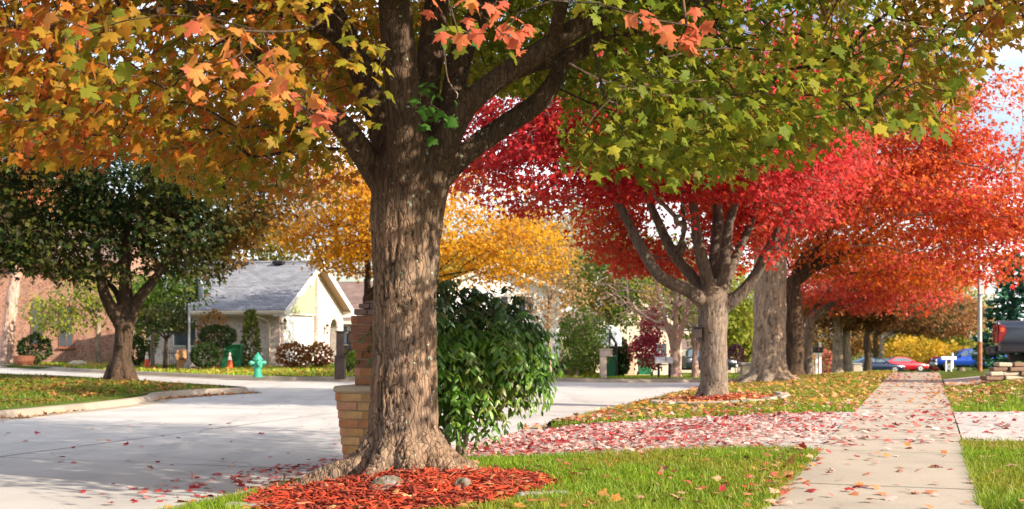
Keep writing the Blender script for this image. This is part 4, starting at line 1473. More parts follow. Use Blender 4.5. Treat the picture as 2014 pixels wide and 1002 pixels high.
# mulch ring with flat stones under the red maple
M2 = (b2.x + .05, b2.y - .15, 1.2, 2.3, .10)
m2 = mulch('mulch_bed', 'red mulch bed ringed with flat stones under the red maple', *M2, 1500, .10, 0, 27, .03)
rr = random.Random(9)
for i in range(13):
    a = math.radians(180 + i * 15)
    x, y = M2[0] + 1.3 * math.cos(a), M2[1] + 2.45 * math.sin(a)
    nx_, ny_ = -1.3 * math.sin(a), 2.45 * math.cos(a)
    ln = .32 + .22 * rr.random()
    if i in (4, 9): ln += .12
    MB().box((0, 0, 0), (ln, .2 + .08 * rr.random(), .075 + .03 * rr.random()), None, .025).build('edging_stone', M['stone_tan' if i % 3 else 'stone'], m2, (x - m2.location.x, y - m2.location.y, gzf(x, y) + .03 - m2.location.z), (rr.uniform(-.06, .06), rr.uniform(-.06, .06), math.atan2(ny_, nx_)))

# ------------------------------------------------------------------ trees across the street
def bt(name, label, px, Y, fork_py, w, els, palette, n, k, size, bark='bark_grey', seed=1, shape=QUAD, low=None, group=None, limbs=5, spread=.35, flat=.22, gaps=.42, mat='leaf', freq=.6, shell=.3, voxel=.06, cat='tree', rmax=.07, bf=.28, rtip=.006):
    b = Vector((*XY(px, Y), 0)); b.z = gzf(b.x, b.y)
    return tree(name, label, cat, b, P(px, fork_py, Y), w / 2 * Y / F, els, palette, n, k, size, M[bark], group, shape, seed, shell, gaps, mat, spread, flat, low, None, voxel, limbs, freq, bf=bf, rmax=rmax, rtip=rtip)

# dark green maple on the island
YD = 38.7
bd = Vector((*XY(237, YD), 0)); bd.z = gzf(bd.x, bd.y)
LD = lines_from([(236, 770, 54), (237, 745, 46), (239, 715, 37), (243, 670, 34), (246, 630, 36), (248, 600, 30)], [
    [(240, 640, 0, 30), (218, 605, -.2, 24), (203, 570, -.3, 21), (196, 520, -.4, 15), (180, 440, -.5, 9)],
    [(246, 640, 0, 34), (247, 570, 0, 26), (246, 500, .1, 20), (252, 400, .2, 12)],
    [(252, 635, 0, 30), (272, 590, -.1, 22), (300, 555, -.2, 19), (330, 510, -.3, 12), (360, 440, -.3, 7)],
    [(240, 600, .2, 14), (215, 560, .5, 11), (150, 540, .8, 8), (120, 530, 1, 5)]], YD)
for a in range(6):
    t_ = a * 1.05 + .4
    d_ = Vector((math.cos(t_), math.sin(t_), 0))
    LD.append(([bd + d_ * .15 + Vector((0, 0, .6)), bd + d_ * .36 + Vector((0, 0, .12)), bd + d_ * .55 + Vector((0, 0, -.1))], [.18, .16, .08]))
def dark_pal(c, rng):
    px, py = proj(c)
    t = smooth((px - 420 + (fbm(c * .8, 2, 4) - .5) * 260) / 130)[:, None]
    return pal(DKG, c, rng, .6, 5, .25, .5) * (1 - t) + pal([(.10, .05, .015), (.28, .12, .03), (.12, .09, .02), (.40, .18, .03)], c, rng, .9, 6, .2, .5) * t
tree('maple_tree', 'dark green maple on the grass island across the street', 'tree', bd, P(247, 610, YD), .35,
     [el(150, 400, YD, 220, 170, 4.6), el(340, 410, YD, 190, 130, 4.2), el(380, 480, YD, 100, 85, 2.5), el(110, 490, YD, 150, 80, 3), el(-60, 440, YD, 160, 110, 4), el(500, 375, YD, 130, 110, 2.8), el(250, 300, YD, 300, 150, 4.8)], dark_pal, 1750, 22, .16, M['bark_dark'], None, LOBE, 61, .15, .75, 'leaf', .42, .13,
     low_keep([(-300, 540), (0, 540), (80, 520), (150, 575), (250, 560), (330, 565), (420, 560), (470, 500), (520, 470), (600, 430), (680, 380)]), LD, .04, amp=.015)
bt('maple_tree', 'orange pink leaved tree at the far left edge over the brick house', -60, 46, 560, 30, [el(-30, 340, 46, 120, 80, 3.2), el(20, 360, 45.5, 85, 60, 2)], [(.5, .2, .10), (.62, .28, .16), (.55, .25, .05), (.4, .2, .06)], 420, 18, .17, 'bark_pale', 62, LOBE)
def pale_trunk():
    Y = 62.0
    b = Vector((*XY(14, Y), 0)); b.z = gzf(b.x, b.y)
    L = [([P(10, 730, Y), P(11, 705, Y), P(17, 650, Y), P(24, 590, Y), P(30, 540, Y), P(36, 440, Y)], [.42, .36, .30, .28, .27, .16]), ([P(26, 580, Y), P(38, 540, Y), P(70, 470, Y)], [.2, .15, .08])]
    tree('birch_tree', 'leaning pale pinkish trunk in front of the brick house at left edge', 'tree', b, P(24, 560, Y), .3, [el(40, 400, Y, 110, 60, 2.5)], DKG, 150, 16, .2, M['bark_pale'], None, QUAD, 63, lines=L, voxel=.06, amp=.05, cell=(5, 5, 1.6))
pale_trunk()
bt('maple_tree', 'golden orange maple behind the foreground trunk across the street', 722, 50, 585, 26, [el(700, 420, 50, 165, 130, 4.5), el(860, 440, 50, 210, 140, 5), el(1010, 500, 50, 105, 85, 3.5), el(620, 470, 50, 80, 60, 3)], YEL, 1250, 24, .14, 'bark_dark', 64, LOBE, low_keep([(500, 490), (560, 520), (600, 500), (650, 545), (720, 590), (760, 575), (900, 585), (960, 570), (1060, 560), (1120, 520)]), spread=.5, flat=.11, gaps=.6)
bt('small_tree', 'multi stemmed yellow green tree in front of the brick house', 195, 60, 620, 12, [el(130, 610, 60, 70, 45, 2), el(200, 570, 60, 60, 40, 2)], YGR + [(.12, .2, .03)], 190, 14, .16, 'bark_tan', 65, limbs=7, gaps=.6)
bt('small_tree', 'light green tree between the dark maple and the grey roof', 300, 53, 600, 8, [el(330, 568, 53, 66, 34, 1.6), el(285, 585, 53, 34, 45, 1.5)], GRN + YGR[:1], 240, 15, .17, 'bark_grey', 66)
bt('bare_tree', 'tall thin tree with sparse tan leaves behind the round green tree', 1080, 64, 600, 9, [el(1085, 540, 64, 75, 110, 2), el(1120, 470, 64, 60, 60, 2)], [(.42, .22, .10), (.5, .28, .12), (.35, .2, .08)], 380, 7, .14, 'bark_tan', 67, gaps=.2, rmax=.04)
bt('maple_tree', 'green tree turning orange, behind the basketball hoop', 1195, 74, 600, 14, [el(1200, 540, 74, 85, 90, 3), el(1250, 600, 74, 60, 50, 2.5)], [(.06, .11, .02), (.13, .2, .03), (.22, .22, .03), (.35, .17, .04)], 420, 16, .2, 'bark_grey', 68)
b4 = bt('bare_tree', 'bare grey tree with forked trunk left of the red maple trunk', 1328, 47, 690, 26, [el(1280, 570, 47, 110, 80, 2.5), el(1360, 560, 47, 70, 90, 2.5)], [(.3, .2, .1)], 620, 0, .1, 'bark_pale', 69, limbs=6, rmax=.05, gaps=.1, rtip=.011)
bt('bare_tree', 'thinner bare trunk just left of the red maple trunk', 1367, 47.5, 690, 15, [el(1385, 590, 47.5, 60, 70, 2)], [(.3, .2, .1)], 220, 0, .1, 'bark_pale', 70, limbs=4, rmax=.04, rtip=.010)
bt('small_tree', 'small round green tree with thin white trunk beside the street', 1134, 46, 730, 6, [el(1135, 668, 46, 36, 58, .9)], GRN, 150, 18, .10, 'bark_pale', 71, limbs=4, spread=.14, flat=.14, gaps=.2)
bt('small_tree', 'small round green tree nearest the beige mailbox', 1165, 46.6, 730, 5, [el(1165, 672, 46.6, 30, 55, .9)], GRN, 130, 18, .10, 'bark_pale', 72, limbs=4, spread=.14, flat=.14, gaps=.2)
bt('small_tree', 'slender crimson tree in front of the white gabled house', 1284, 48, 725, 5, [el(1284, 640, 48, 22, 42, .7), el(1278, 690, 48, 36, 32, .9), el(1262, 670, 48, 14, 14, .4), el(1300, 655, 48, 20, 20, .5)], [(.42, .04, .07), (.52, .08, .11), (.35, .05, .04)], 150, 14, .11, 'bark_grey', 73, limbs=4, spread=.15, flat=.12, gaps=.5)

# trees far behind
FAR = [
    ('broad golden green tree far behind the leafy shrub', 930, 96, 640, [el(930, 560, 96, 110, 90)], [(.2, .2, .04), (.4, .28, .05), (.12, .15, .03)]),
    ('tall tan tree far behind the thin bare tree', 1050, 112, 640, [el(1050, 520, 112, 95, 110)], [(.4, .24, .1), (.3, .2, .08), (.45, .3, .1)]),
    ('tall green tree far behind the basketball hoop', 1180, 120, 640, [el(1175, 500, 120, 95, 120)], [(.1, .16, .03), (.2, .24, .04), (.3, .26, .05)]),
    ('dull green tree far behind the crimson tree', 1290, 118, 640, [el(1300, 560, 118, 90, 100)], [(.12, .17, .04), (.24, .26, .06), (.3, .24, .1)]),
    ('yellow green tree far behind the red maple trunk', 1400, 125, 650, [el(1410, 590, 125, 90, 90)], YGR),
    ('yellow green tree seen between the two largest sidewalk trunks', 1462, 130, 690, [el(1462, 650, 130, 50, 55)], YGR + [(.2, .14, .06)]),
    ('dark green tree far behind the garage roof', 470, 105, 620, [el(460, 500, 105, 130, 90)], [(.06, .1, .02), (.15, .16, .03), (.3, .2, .04)]),
    ('dark green tree far behind the brick house', 150, 110, 620, [el(140, 480, 110, 190, 110)], [(.05, .09, .02), (.12, .15, .03), (.2, .2, .03)]),
    ('brown tree far beyond the far end of the sidewalk', 1640, 150, 690, [el(1640, 640, 150, 90, 75)], [(.3, .14, .04), (.2, .13, .04), (.42, .22, .05)]),
    ('yellow tree far beyond the red car', 1770, 152, 705, [el(1770, 650, 152, 80, 60)], [(.5, .33, .04), (.35, .3, .04), (.55, .36, .05)]),
    ('yellow green tree far beyond the blue pickup', 1890, 150, 700, [el(1885, 630, 150, 70, 75)], YGR + [(.4, .25, .1)]),
]
for i, (lab, px, Y, fp, els, pl) in enumerate(FAR):
    els = [(c_, (r_[0], min(r_[1], 5), r_[2])) for c_, r_ in els]
    bt('background_tree', lab, px, Y, fp, 14, els, pl, 420, 16, .36, 'bark_grey', 80 + i, QUAD, group='trees far behind the houses', spread=.7, flat=.45, voxel=.2, gaps=.5)

# spruce at the right
def spruce():
    rs = np.random.default_rng(12)
    Y = 62.0
    b = np.array((*XY(1992, Y), 0)); b[2] = gzf(b[0], b[1])
    root = thing('spruce_tree', 'blue green spruce behind the dark pickup at the right edge', 'tree', tuple(b))
    H = 6.2
    MB().tube([(0, 0, -.1), (0, 0, H * .5), (0, 0, H)], [.16, .1, .02], 8).build('trunk', M['bark_dark'], root, sm=True)
    C_, T_, N_ = [], [], []
    bm_ = MB()
    for i in range(64):
        z = .25 + (H - .4) * (i / 64) ** .9
        L_ = 2.0 * (1 - z / H) ** .75 + .12
        a = i * 2.4 + rs.random()
        d = np.array([math.cos(a), math.sin(a), 0])
        bm_.tube([(0, 0, z), tuple(d * L_ * .6 + np.array([0, 0, z - .08 * L_])), tuple(d * L_ + np.array([0, 0, z - .05 * L_]))], [.03, .018, .006], 4)
        for q in range(int(60 * L_) + 20):
            u = .15 + .85 * rs.random()
            p = d * L_ * u + np.array([0, 0, z - .1 * L_ * math.sin(u * 2.2)]) + rs.normal(0, .10 * (.4 + L_ * .5), 3) * np.array([1, 1, .55])
            C_.append(b + p); T_.append(d * .9 + rs.normal(0, .4, 3) + np.array([0, 0, .1])); N_.append(np.array([0, 0, 1]) + rs.normal(0, .5, 3))
    o = bm_.build('branches', M['bark_dark'], root); tag(o, None, kind='stuff')
    C_, T_, N_ = map(np.array, (C_, T_, N_))
    v, f, cc = leaf_batch(QUAD, C_, T_, N_, .26 * (.6 + rs.random(len(C_)) * .7), pal([(.025, .09, .06), (.04, .13, .08), (.06, .17, .10)], C_, rs, 1.5, 4, .25), rs)
    tag(link('crown', new_mesh('crown', v - b, f, M['needle'], False, cc), root), None, kind='stuff')
spruce()

# ------------------------------------------------------------------ shrubs across the street
def sb(name, label, px, py_base, Y, els, palette, n, size, seed, **kw):
    b = np.array((*XY(px, Y), 0.)); b[2] = gzf(b[0], b[1])
    return shrub(name, label, 'shrub', tuple(b), els, palette, n, size, seed=seed, **kw)
EV = [(.035, .065, .015), (.05, .085, .018), (.028, .05, .014)]
sb('round_shrub', 'round dark shrub beside the pot before the brick house', 68, 712, 60, [el(68, 686, 60, 30, 27)], EV, 1500, .13, 101)
sb('round_shrub', 'clipped ball shrub beside the paper lawn bag', 405, 720, 50, [el(405, 699, 50, 27, 21)], EV, 1600, .10, 102)
sb('oval_shrub', 'wide oval clipped shrub raised behind the ball shrub', 428, 720, 52, [el(428, 661, 52, 35, 20)], EV, 1700, .10, 103)
def cone_cut(px0, top, bot, half, Y):
    def k(c):
        px, py = proj(c)
        t = np.clip((py - top) / (bot - top), 0, 1)
        return (np.abs(px - px0) < half * (.35 + .65 * t ** .6))
    return k
sb('columnar_evergreen', 'tall narrow yellow green evergreen at the garage corner', 493, 722, 54, [el(493, 672, 54, 24, 62)], [(.10, .13, .02), (.14, .17, .025), (.07, .10, .018)], 2600, .12, 104, top_shape=cone_cut(493, 610, 722, 20, 54), stems=1, tuft=3)
sb('columnar_evergreen', 'dark cone shaped evergreen beside the basketball hoop', 1218, 740, 52, [el(1218, 705, 52, 19, 38)], [(.02, .045, .012), (.03, .06, .015)], 3600, .14, 105, stems=1, tuft=2, shell=.5)
sb('rust_shrub', 'rust brown shrub in front of garage door, left one of two', 576, 722, 52.5, [el(575, 699, 52.5, 31, 24)], [(.22, .08, .025), (.34, .14, .04), (.28, .16, .05)], 900, .13, 106, mat='leaf', gap=.36, shell=.3)
sb('rust_shrub', 'rust brown shrub in front of garage door, right one of two', 626, 722, 53.5, [el(626, 699, 53.5, 27, 24)], [(.24, .08, .025), (.36, .14, .04), (.3, .16, .05)], 900, .13, 107, mat='leaf', gap=.36, shell=.3)
sb('rust_shrub', 'tall rust coloured shrub against the white brick side wall', 418, 720, 55, [el(418, 640, 55, 30, 28), el(410, 670, 55, 26, 25)], [(.34, .17, .06), (.42, .22, .07), (.2, .14, .04)], 800, .15, 108, mat='leaf', gap=.38, shell=.2)
sb('green_shrub', 'bright green upright shrub left of the pom pom tree', 288, 715, 56, [el(288, 660, 56, 22, 50)], GRN, 1100, .15, 109, mat='leaf', shell=.3)
sb('dark_shrub', 'small dark upright shrub behind the island maple trunk', 270, 715, 54, [el(270, 690, 54, 13, 26)], EV, 700, .11, 110)
sb('hedge', 'low dark hedge behind the thin white trunks', 1130, 738, 50, [el(1115, 724, 50, 26, 12), el(1150, 724, 50, 20, 12)], EV, 1300, .10, 111)
sb('low_shrub', 'low brown shrub under the hedge by the street', 1110, 742, 48.5, [el(1112, 736, 48.5, 24, 9)], [(.16, .12, .04), (.2, .15, .05)], 500, .1, 112)
sb('low_shrub', 'low yellow green clump at the foot of the beige mailbox', 1165, 745, 46.2, [el(1162, 741, 46.2, 18, 6)], YGR, 350, .09, 113, mat='leaf')
sb('green_shrub', 'bright green shrub behind the brown mailbox post', 690, 748, 46, [el(688, 706, 46, 14, 22)], GRN, 600, .11, 114, mat='leaf', shell=.3)
sb('yellow_shrub', 'yellow shrub at the far end of the sidewalk row', 1790, 735, 138, [el(1800, 692, 138, 60, 26), el(1860, 695, 138, 40, 22)], [(.55, .34, .03), (.62, .38, .04), (.4, .3, .03)], 1600, .42, 115, mat='leaf', shell=.3)
sb('red_shrub', 'round maroon shrub between the red car and white mailbox', 1838, 735, 132, [el(1840, 716, 132, 12, 12)], [(.25, .02, .04), (.35, .03, .06)], 500, .22, 116, mat='leaf')
sb('yellow_shrub', 'orange yellow shrub between the dark and slender maple trunks', 1578, 735, 120, [el(1578, 700, 120, 22, 30)], [(.6, .25, .04), (.62, .33, .05), (.4, .3, .05)], 700, .36, 117, mat='leaf', shell=.3)
sb('red_shrub', 'coral red shrub behind the small white mailbox', 1625, 735, 118, [el(1622, 712, 118, 16, 22)], [(.45, .12, .09), (.5, .2, .12)], 300, .3, 118, mat='leaf', shell=.3)
sb('purple_shrub', 'dark purple shrub between the two largest sidewalk trunks', 1450, 735, 112, [el(1447, 700, 112, 14, 20)], [(.06, .02, .035), (.10, .03, .05)], 500, .25, 119, mat='leaf')

# pom pom tree
def pompom():
    Y = 51.0
    b = Vector((*XY(325, Y), 0)); b.z = gzf(b.x, b.y)
    els = [el(325, 622, Y, 42, 22), el(296, 636, Y, 26, 15), el(356, 640, Y, 30, 15), el(330, 642, Y, 36, 13)]
    o = shrub('topiary_tree', 'umbrella shaped topiary evergreen on a bare dark stem', 'tree', tuple(b), els, [(.035, .055, .014), (.06, .085, .02), (.09, .075, .02)], 2600, .11, seed=120, shell=.5, stems=0)
    mb = MB().tube([(0, 0, -.1), (.02, 0, .5), tuple(P(327, 660, Y) - b)], [.1, .085, .07], 8)
    for q in ((296, 640), (352, 640), (318, 632), (338, 630)):
        mb.tube([tuple(P(327, 668, Y) - b), tuple(P((q[0] + 327) / 2, 655, Y) - b), tuple(P(q[0], q[1], Y) - b)], [.05, .035, .02], 6)
    mb.build('trunk', M['bark_dark'], o, sm=True)
pompom()
# ------------------------------------------------------------------ houses
M['rustone'] = concrete_mat('brown_stone', (.20, .12, .08), crack=False, stain=.5)
def shingle_mat(name, c1, c2):
    m, nt, b = nmat(name)
    t = nt.nodes.new('ShaderNodeTexCoord')
    sp = N(nt, 'SeparateXYZ'); cb = N(nt, 'CombineXYZ')
    nt.links.new(t.outputs['Object'], sp.inputs['Vector'])
    nt.links.new(sp.outputs['X'], cb.inputs['X']); nt.links.new(sp.outputs['Z'], cb.inputs['Y'])
    k = N(nt, 'TexBrick')
    k.inputs['Color1'].default_value = (*c1, 1); k.inputs['Color2'].default_value = (*c2, 1)
    k.inputs['Mortar'].default_value = tuple(x * .45 for x in c1) + (1,)
    k.inputs['Scale'].default_value = 1; k.inputs['Brick Width'].default_value = .34; k.inputs['Row Height'].default_value = .075
    k.inputs['Mortar Size'].default_value = .008
    nt.links.new(cb.outputs['Vector'], k.inputs['Vector'])
    v = coords(nt)
    f = noise(nt, v, 1.2, 5)
    c = mixc(nt, 1.0, k.outputs['Color'], ramp(nt, f, [(.3, (.8, .8, .8)), (.7, (1.15, 1.15, 1.15))]), 'MULTIPLY')
    nt.links.new(c, b.inputs['Base Color']); b.inputs['Roughness'].default_value = .95
    bump(nt, b, k.outputs['Fac'], .4, .01)
    return m
M['shingle'] = shingle_mat('grey_shingles', (.17, .175, .20), (.26, .265, .295))
M['shingle_brown'] = shingle_mat('brown_shingles', (.16, .10, .085), (.24, .16, .14))
M['white_brick'] = brick_mat('whitewashed_brick', (.66, .60, .55), (.54, .46, .40), (.62, .58, .55), blotch=(.48, .30, .23))
M['red_brick'] = brick_mat('red_tan_brick', (.30, .115, .07), (.38, .18, .115), (.34, .25, .19), .24, .085, .016, blotch=(.18, .065, .045))
M['quoin'] = brick_mat('red_white_brick', (.60, .22, .14), (.78, .66, .60), (.72, .68, .64), .2, .075)
M['cream'] = plain('cream_paint', (.74, .66, .54), .6, 0, .06)
M['white'] = plain('white_paint', (.80, .78, .74), .55, 0, .05)
M['siding'] = plain('pale_green_siding', (.40, .42, .24), .7, 0, .06)
M['soffit'] = plain('tan_soffit', (.46, .30, .20), .7, 0, .08)
M['black'] = plain('black_metal', (.018, .018, .02), .45, .3)
M['steel'] = plain('galvanised_steel', (.42, .44, .46), .45, .6)
M['glass'] = glass_mat('window_glass', (.06, .08, .10))
M['lampglass'] = plain('lantern_glass', (.55, .55, .5), .1)
M['brown_trim'] = plain('brown_trim', (.22, .08, .045), .6)
M['tan_wall'] = plain('tan_stucco', (.56, .46, .36), .9, 0, .1)
M['void'] = plain('dark_entry', (.05, .04, .035), .9)

def garage_house():
    A = Vector((-10.65, 56.8, 0)); A.z = gzf(A.x, A.y) - .02
    root = thing('garage_house', 'white brick house with grey shingle roof and pale green gable over the garage', 'house', A, math.atan2(-.21, .978))
    E, W, R = 2.72, 8.4, 4.9
    sl_ = (R - E) / (W / 2)
    zr = lambda y: E + sl_ * min(y, W - y)
    MB().box((-3.3, .12, E / 2 - .03), (6.6, .24, E - .06)).build('side_wall', M['white_brick'], root)
    MB().box((-3.4, W - .12, E / 2 - .03), (6.2, .24, E - .06)).build('side_wall', M['white_brick'], root)
    MB().prism([(-6.6, .24, 0), (-6.6, W - .24, 0), (-6.6, W - .24, zr(.24)), (-6.6, W / 2, R - .04), (-6.6, .24, zr(.24))], (.2, 0, 0)).build('rear_wall', M['white_brick'], root)
    # gable front: garage half
    MB().box((-.105, .44, 1.22), (.20, .38, 2.44)).build('garage_pier', M['white_brick'], root)
    MB().box((.0, .17, 1.35), (.06, .32, 2.62)).build('corner_quoin', M['quoin'], root)
    MB().prism([(-.2, .25, 2.46), (-.2, 4.58, 2.46), (-.2, 4.58, zr(4.58) - .05), (-.2, 4.2, R - .06), (-.2, .25, zr(.25) - .05)], (.17, 0, 0)).build('gable_backing', M['siding'], root)
    sd = MB().box((-.012, 2.4, 2.43), (.1, 4.36, .06)).build('gable_siding', M['cream'], root)
    z = 2.47
    while z < R - .18:
        ya = max(.26, (z - E + .16) / sl_ + .02)
        yb = min(4.57, W - (z - E + .3) / sl_)
        if yb - ya > .1:
            MB().box((0, (ya + yb) / 2, z + .09), (.035, yb - ya, .182), Matrix.Rotation(.09, 3, 'Y'), .004).build('siding_plank', M['siding'], sd)
        z += .185
    dr = MB().box((-.16, 2.5, 1.2), (.05, 3.86, 2.4)).build('garage_door', M['white'], root)
    for r_ in range(4):
        for c_ in range(4):
            MB().box((-.125, .57 + .965 * (c_ + .5), .3 + .59 * r_), (.03, .84, .46), None, .012).build('door_panel', M['white'], dr)
    MB().box((-.06, .6, 1.2), (.09, .07, 2.4)).build('door_jamb', M['cream'], root)
    MB().box((-.06, 4.4, 1.2), (.09, .07, 2.4)).build('door_jamb', M['cream'], root)
    # gable front: brick half with arched entry
    arch = [(6.3, 1.62)] + [(6.9 - .6 * math.cos(t * math.pi / 10), 1.62 + .62 * math.sin(t * math.pi / 10)) for t in range(1, 10)] + [(7.5, 1.62)]
    ring = [(4.6, 0), (6.3, 0)] + arch + [(7.5, 0), (W, 0), (W, E - .05), (4.6, zr(4.6) - .06)]
    MB().prism([(-.28, y, z_) for y, z_ in ring], (.36, 0, 0)).build('front_wall', M['white_brick'], root)
    MB().box((.095, 4.72, 2.2), (.05, .22, 4.35)).build('brick_edge', M['quoin'], root)
    am = MB()
    pts = [(6.22, .0)] + [(6.22, 1.62)] + [(6.9 - .68 * math.cos(t * math.pi / 10), 1.62 + .70 * math.sin(t * math.pi / 10)) for t in range(1, 10)] + [(7.58, 1.62), (7.58, 0)]
    for (y0_, z0_), (y1_, z1_) in zip(pts[:-1], pts[1:]):
        am.tube([(.09, y0_, z0_), (.09, y1_, z1_)], .07, 6)
    am.build('arch_trim', M['quoin'], root)
    MB().box((-.9, 6.9, 1.2), (.1, 1.5, 2.4)).build('entry_door', M['void'], root)
    # roof
    def slope(sgn, mat):
        mb = MB()
        y0_, y1_ = (-.5, W / 2) if sgn < 0 else (W / 2, W + .5)
        z0_, z1_ = (E - .5 * sl_, R) if sgn < 0 else (R, E - .5 * sl_)
        return mb.prism([(-7.0, y0_, z0_), (.55, y0_, z0_), (.55, y1_, z1_), (-7.0, y1_, z1_)], (0, 0, .13))
    rf = slope(-1, 0).build('roof', M['shingle'], root)
    slope(1, 0).build('roof', M['shingle'], root)
    MB().tube([(-7.0, W / 2, R + .13), (.55, W / 2, R + .13)], .09, 6).build('ridge_cap', M['shingle'], rf)
    for k in range(3):
        MB().box((-1.6 - 1.9 * k, W / 2 - .35, R + .08), (.55, .35, .16), None, .02).build('roof_vent', M['black'], rf)
    MB().box((-3.22, -.52, E - .5 * sl_ - .02), (7.54, .04, .22)).build('fascia', M['cream'], rf)
    MB().prism([(-7.0, -.545, E - .32), (-7.0, -.66, E - .32), (-7.0, -.69, E - .20), (-7.0, -.545, E - .20)], (7.58, 0, 0)).build('gutter', M['cream'], rf)
    MB().box((-3.25, -.25, E - .34), (7.4, .5, .03)).build('soffit', M['cream'], rf)
    for sgn in (-1, 1):
        y0_ = -.55 if sgn < 0 else W + .55
        z0_ = E - .55 * sl_
        MB().prism([(.555, y0_, z0_ - .16), (.555, W / 2, R - .16), (.555, W / 2, R + .15), (.555, y0_, z0_ + .15)][:: 1], (.05, 0, 0)).build('rake_board', M['white'], rf)
        MB().prism([(.05, y0_, z0_ - .05), (.55, y0_, z0_ - .05), (.55, W / 2, R - .05), (.05, W / 2, R - .05)], (0, 0, .04)).build('rake_soffit', M['soffit'], rf)
    MB().prism([(.0, W - .1, E - .35), (.0, W + .6, E - .35), (.0, W + .6, E - .05), (.0, W - .1, E - .05)], (.6, 0, 0)).build('eave_return', M['white'], rf)
    MB().prism([(.0, -.6, E - .42), (.0, .05, E - .42), (.0, .05, E - .1), (.0, -.6, E - .3)], (.6, 0, 0)).build('eave_return', M['white'], rf)
    # trim
    MB().tube([(-.9, -.62, E - .3), (-.85, -.6, E - .42), (-.5, -.08, E - .62), (-.42, -.06, E - .85), (-.42, -.06, .05)], .05, 8).build('downspout', M['cream'], root, sm=True)
    mb = MB()
    for k in range(20):
        pass
    v, f = [], []
    for k in range(20):
        a = 2 * math.pi * k / 20
        v.append((.09, 3.85 + .2 * math.cos(a), 4.15 + .33 * math.sin(a)))
    MB().prism(v, (.05, 0, 0)).build('gable_medallion', M['white'], root)
    for y_, z_ in ((.17, 1.95), (5.6, 1.75)):
        l_ = MB().box((.14, y_, z_), (.2, .04, .04)).build('lantern', M['black'], root)
        MB().lathe([(.02, .26), (.1, .16), (.12, .14), (.03, .13)], 8, (.26, y_, z_)).build('lantern_roof', M['black'], l_)
        MB().lathe([(.06, -.16), (.09, .13)], 8, (.26, y_, z_)).build('lantern_glass', M['lampglass'], l_)
        MB().lathe([(.01, -.26), (.06, -.2), (.065, -.16)], 8, (.26, y_, z_)).build('lantern_base', M['black'], l_)
    wdw = MB().box((-4.6, -.02, 1.5), (1.2, .06, 1.2)).build('window', M['white'], root)
    MB().box((-4.6, -.06, 1.5), (1.05, .03, 1.05)).build('pane', M['glass'], wdw)
garage_house()

def gable_house(name, label, c, rot, w, d, e, rise, wall, roof, wins=(), doors=(), ridge='x', trim='white'):
    """plain house: local x along the front, y into depth; wins: (x, z, w, h) on the front"""
    root = thing(name, label, 'house', c, rot)
    MB().box((0, .1, e / 2), (w, .2, e)).build('wall', M[wall], root)
    MB().box((0, d - .1, e / 2), (w, .2, e)).build('wall', M[wall], root)
    for s_ in (-1, 1):
        if ridge == 'x':
            MB().prism([(s_ * (w / 2 - .1) - .1, .2, 0), (s_ * (w / 2 - .1) - .1, d - .2, 0), (s_ * (w / 2 - .1) - .1, d - .2, e), (s_ * (w / 2 - .1) - .1, d / 2, e + rise - .1), (s_ * (w / 2 - .1) - .1, .2, e)], (.2, 0, 0)).build('wall', M[wall], root)
        else:
            MB().box((s_ * (w / 2 - .1), d / 2, e / 2), (.2, d - .4, e)).build('wall', M[wall], root)
    if ridge == 'x':
        for s_ in (-1, 1):
            y0_, y1_ = (-.45, d / 2) if s_ < 0 else (d / 2, d + .45)
            sl_ = rise / (d / 2)
            z0_, z1_ = (e - .45 * sl_, e + rise) if s_ < 0 else (e + rise, e - .45 * sl_)
            rf = MB().prism([(-w / 2 - .4, y0_, z0_), (w / 2 + .4, y0_, z0_), (w / 2 + .4, y1_, z1_), (-w / 2 - .4, y1_, z1_)], (0, 0, .14)).build('roof', M[roof], root)
        MB().box((0, -.48, e - .45 * rise / (d / 2) + .03), (w + .8, .06, .2)).build('fascia', M[trim], root)
    else:
        for y_ in (.1, d - .1):
            MB().prism([(-w / 2 + .02, y_ - .09, e), (w / 2 - .02, y_ - .09, e), (0, y_ - .09, e + rise - .06)], (0, .18, 0)).build('gable', M[wall], root)
        sl_ = rise / (w / 2)
        for s_ in (-1, 1):
            x0_, x1_ = (-w / 2 - .4, 0) if s_ < 0 else (0, w / 2 + .4)
            z0_, z1_ = (e - .4 * sl_, e + rise) if s_ < 0 else (e + rise, e - .4 * sl_)
            MB().prism([(x0_, -.4, z0_), (x1_, -.4, z1_), (x1_, d + .4, z1_), (x0_, d + .4, z0_)], (0, 0, .14)).build('roof', M[roof], root)
            MB().prism([(s_ * (w / 2 + .4), -.45, e - .4 * sl_ - .1), (0, -.45, e + rise - .1), (0, -.45, e + rise + .15), (s_ * (w / 2 + .4), -.45, e - .4 * sl_ + .15)], (0, .05, 0)).build('rake_board', M[trim], root)
    for x, z, ww, hh in wins:
        fr = MB().box((x, -.01, z), (ww + .16, .08, hh + .16)).build('window', M[trim], root)
        MB().box((x, -.05, z), (ww, .04, hh)).build('pane', M['glass'], fr)
        MB().box((x, -.075, z), (.04, .03, hh)).build('mullion', M[trim], fr)
        MB().box((x, -.06, z - hh / 2 - .12), (ww + .3, .16, .08)).build('sill', M[trim], fr)
    for x, ww, hh in doors:
        dd = MB().box((x, -.01, hh / 2), (ww + .16, .06, hh + .08)).build('door', M[trim], root)
        MB().box((x, -.045, hh / 2 - .02), (ww, .04, hh)).build('door_panel', M['soffit'], dd)
    return root
YB = 66.0
xb = (100 - CX) * YB / F
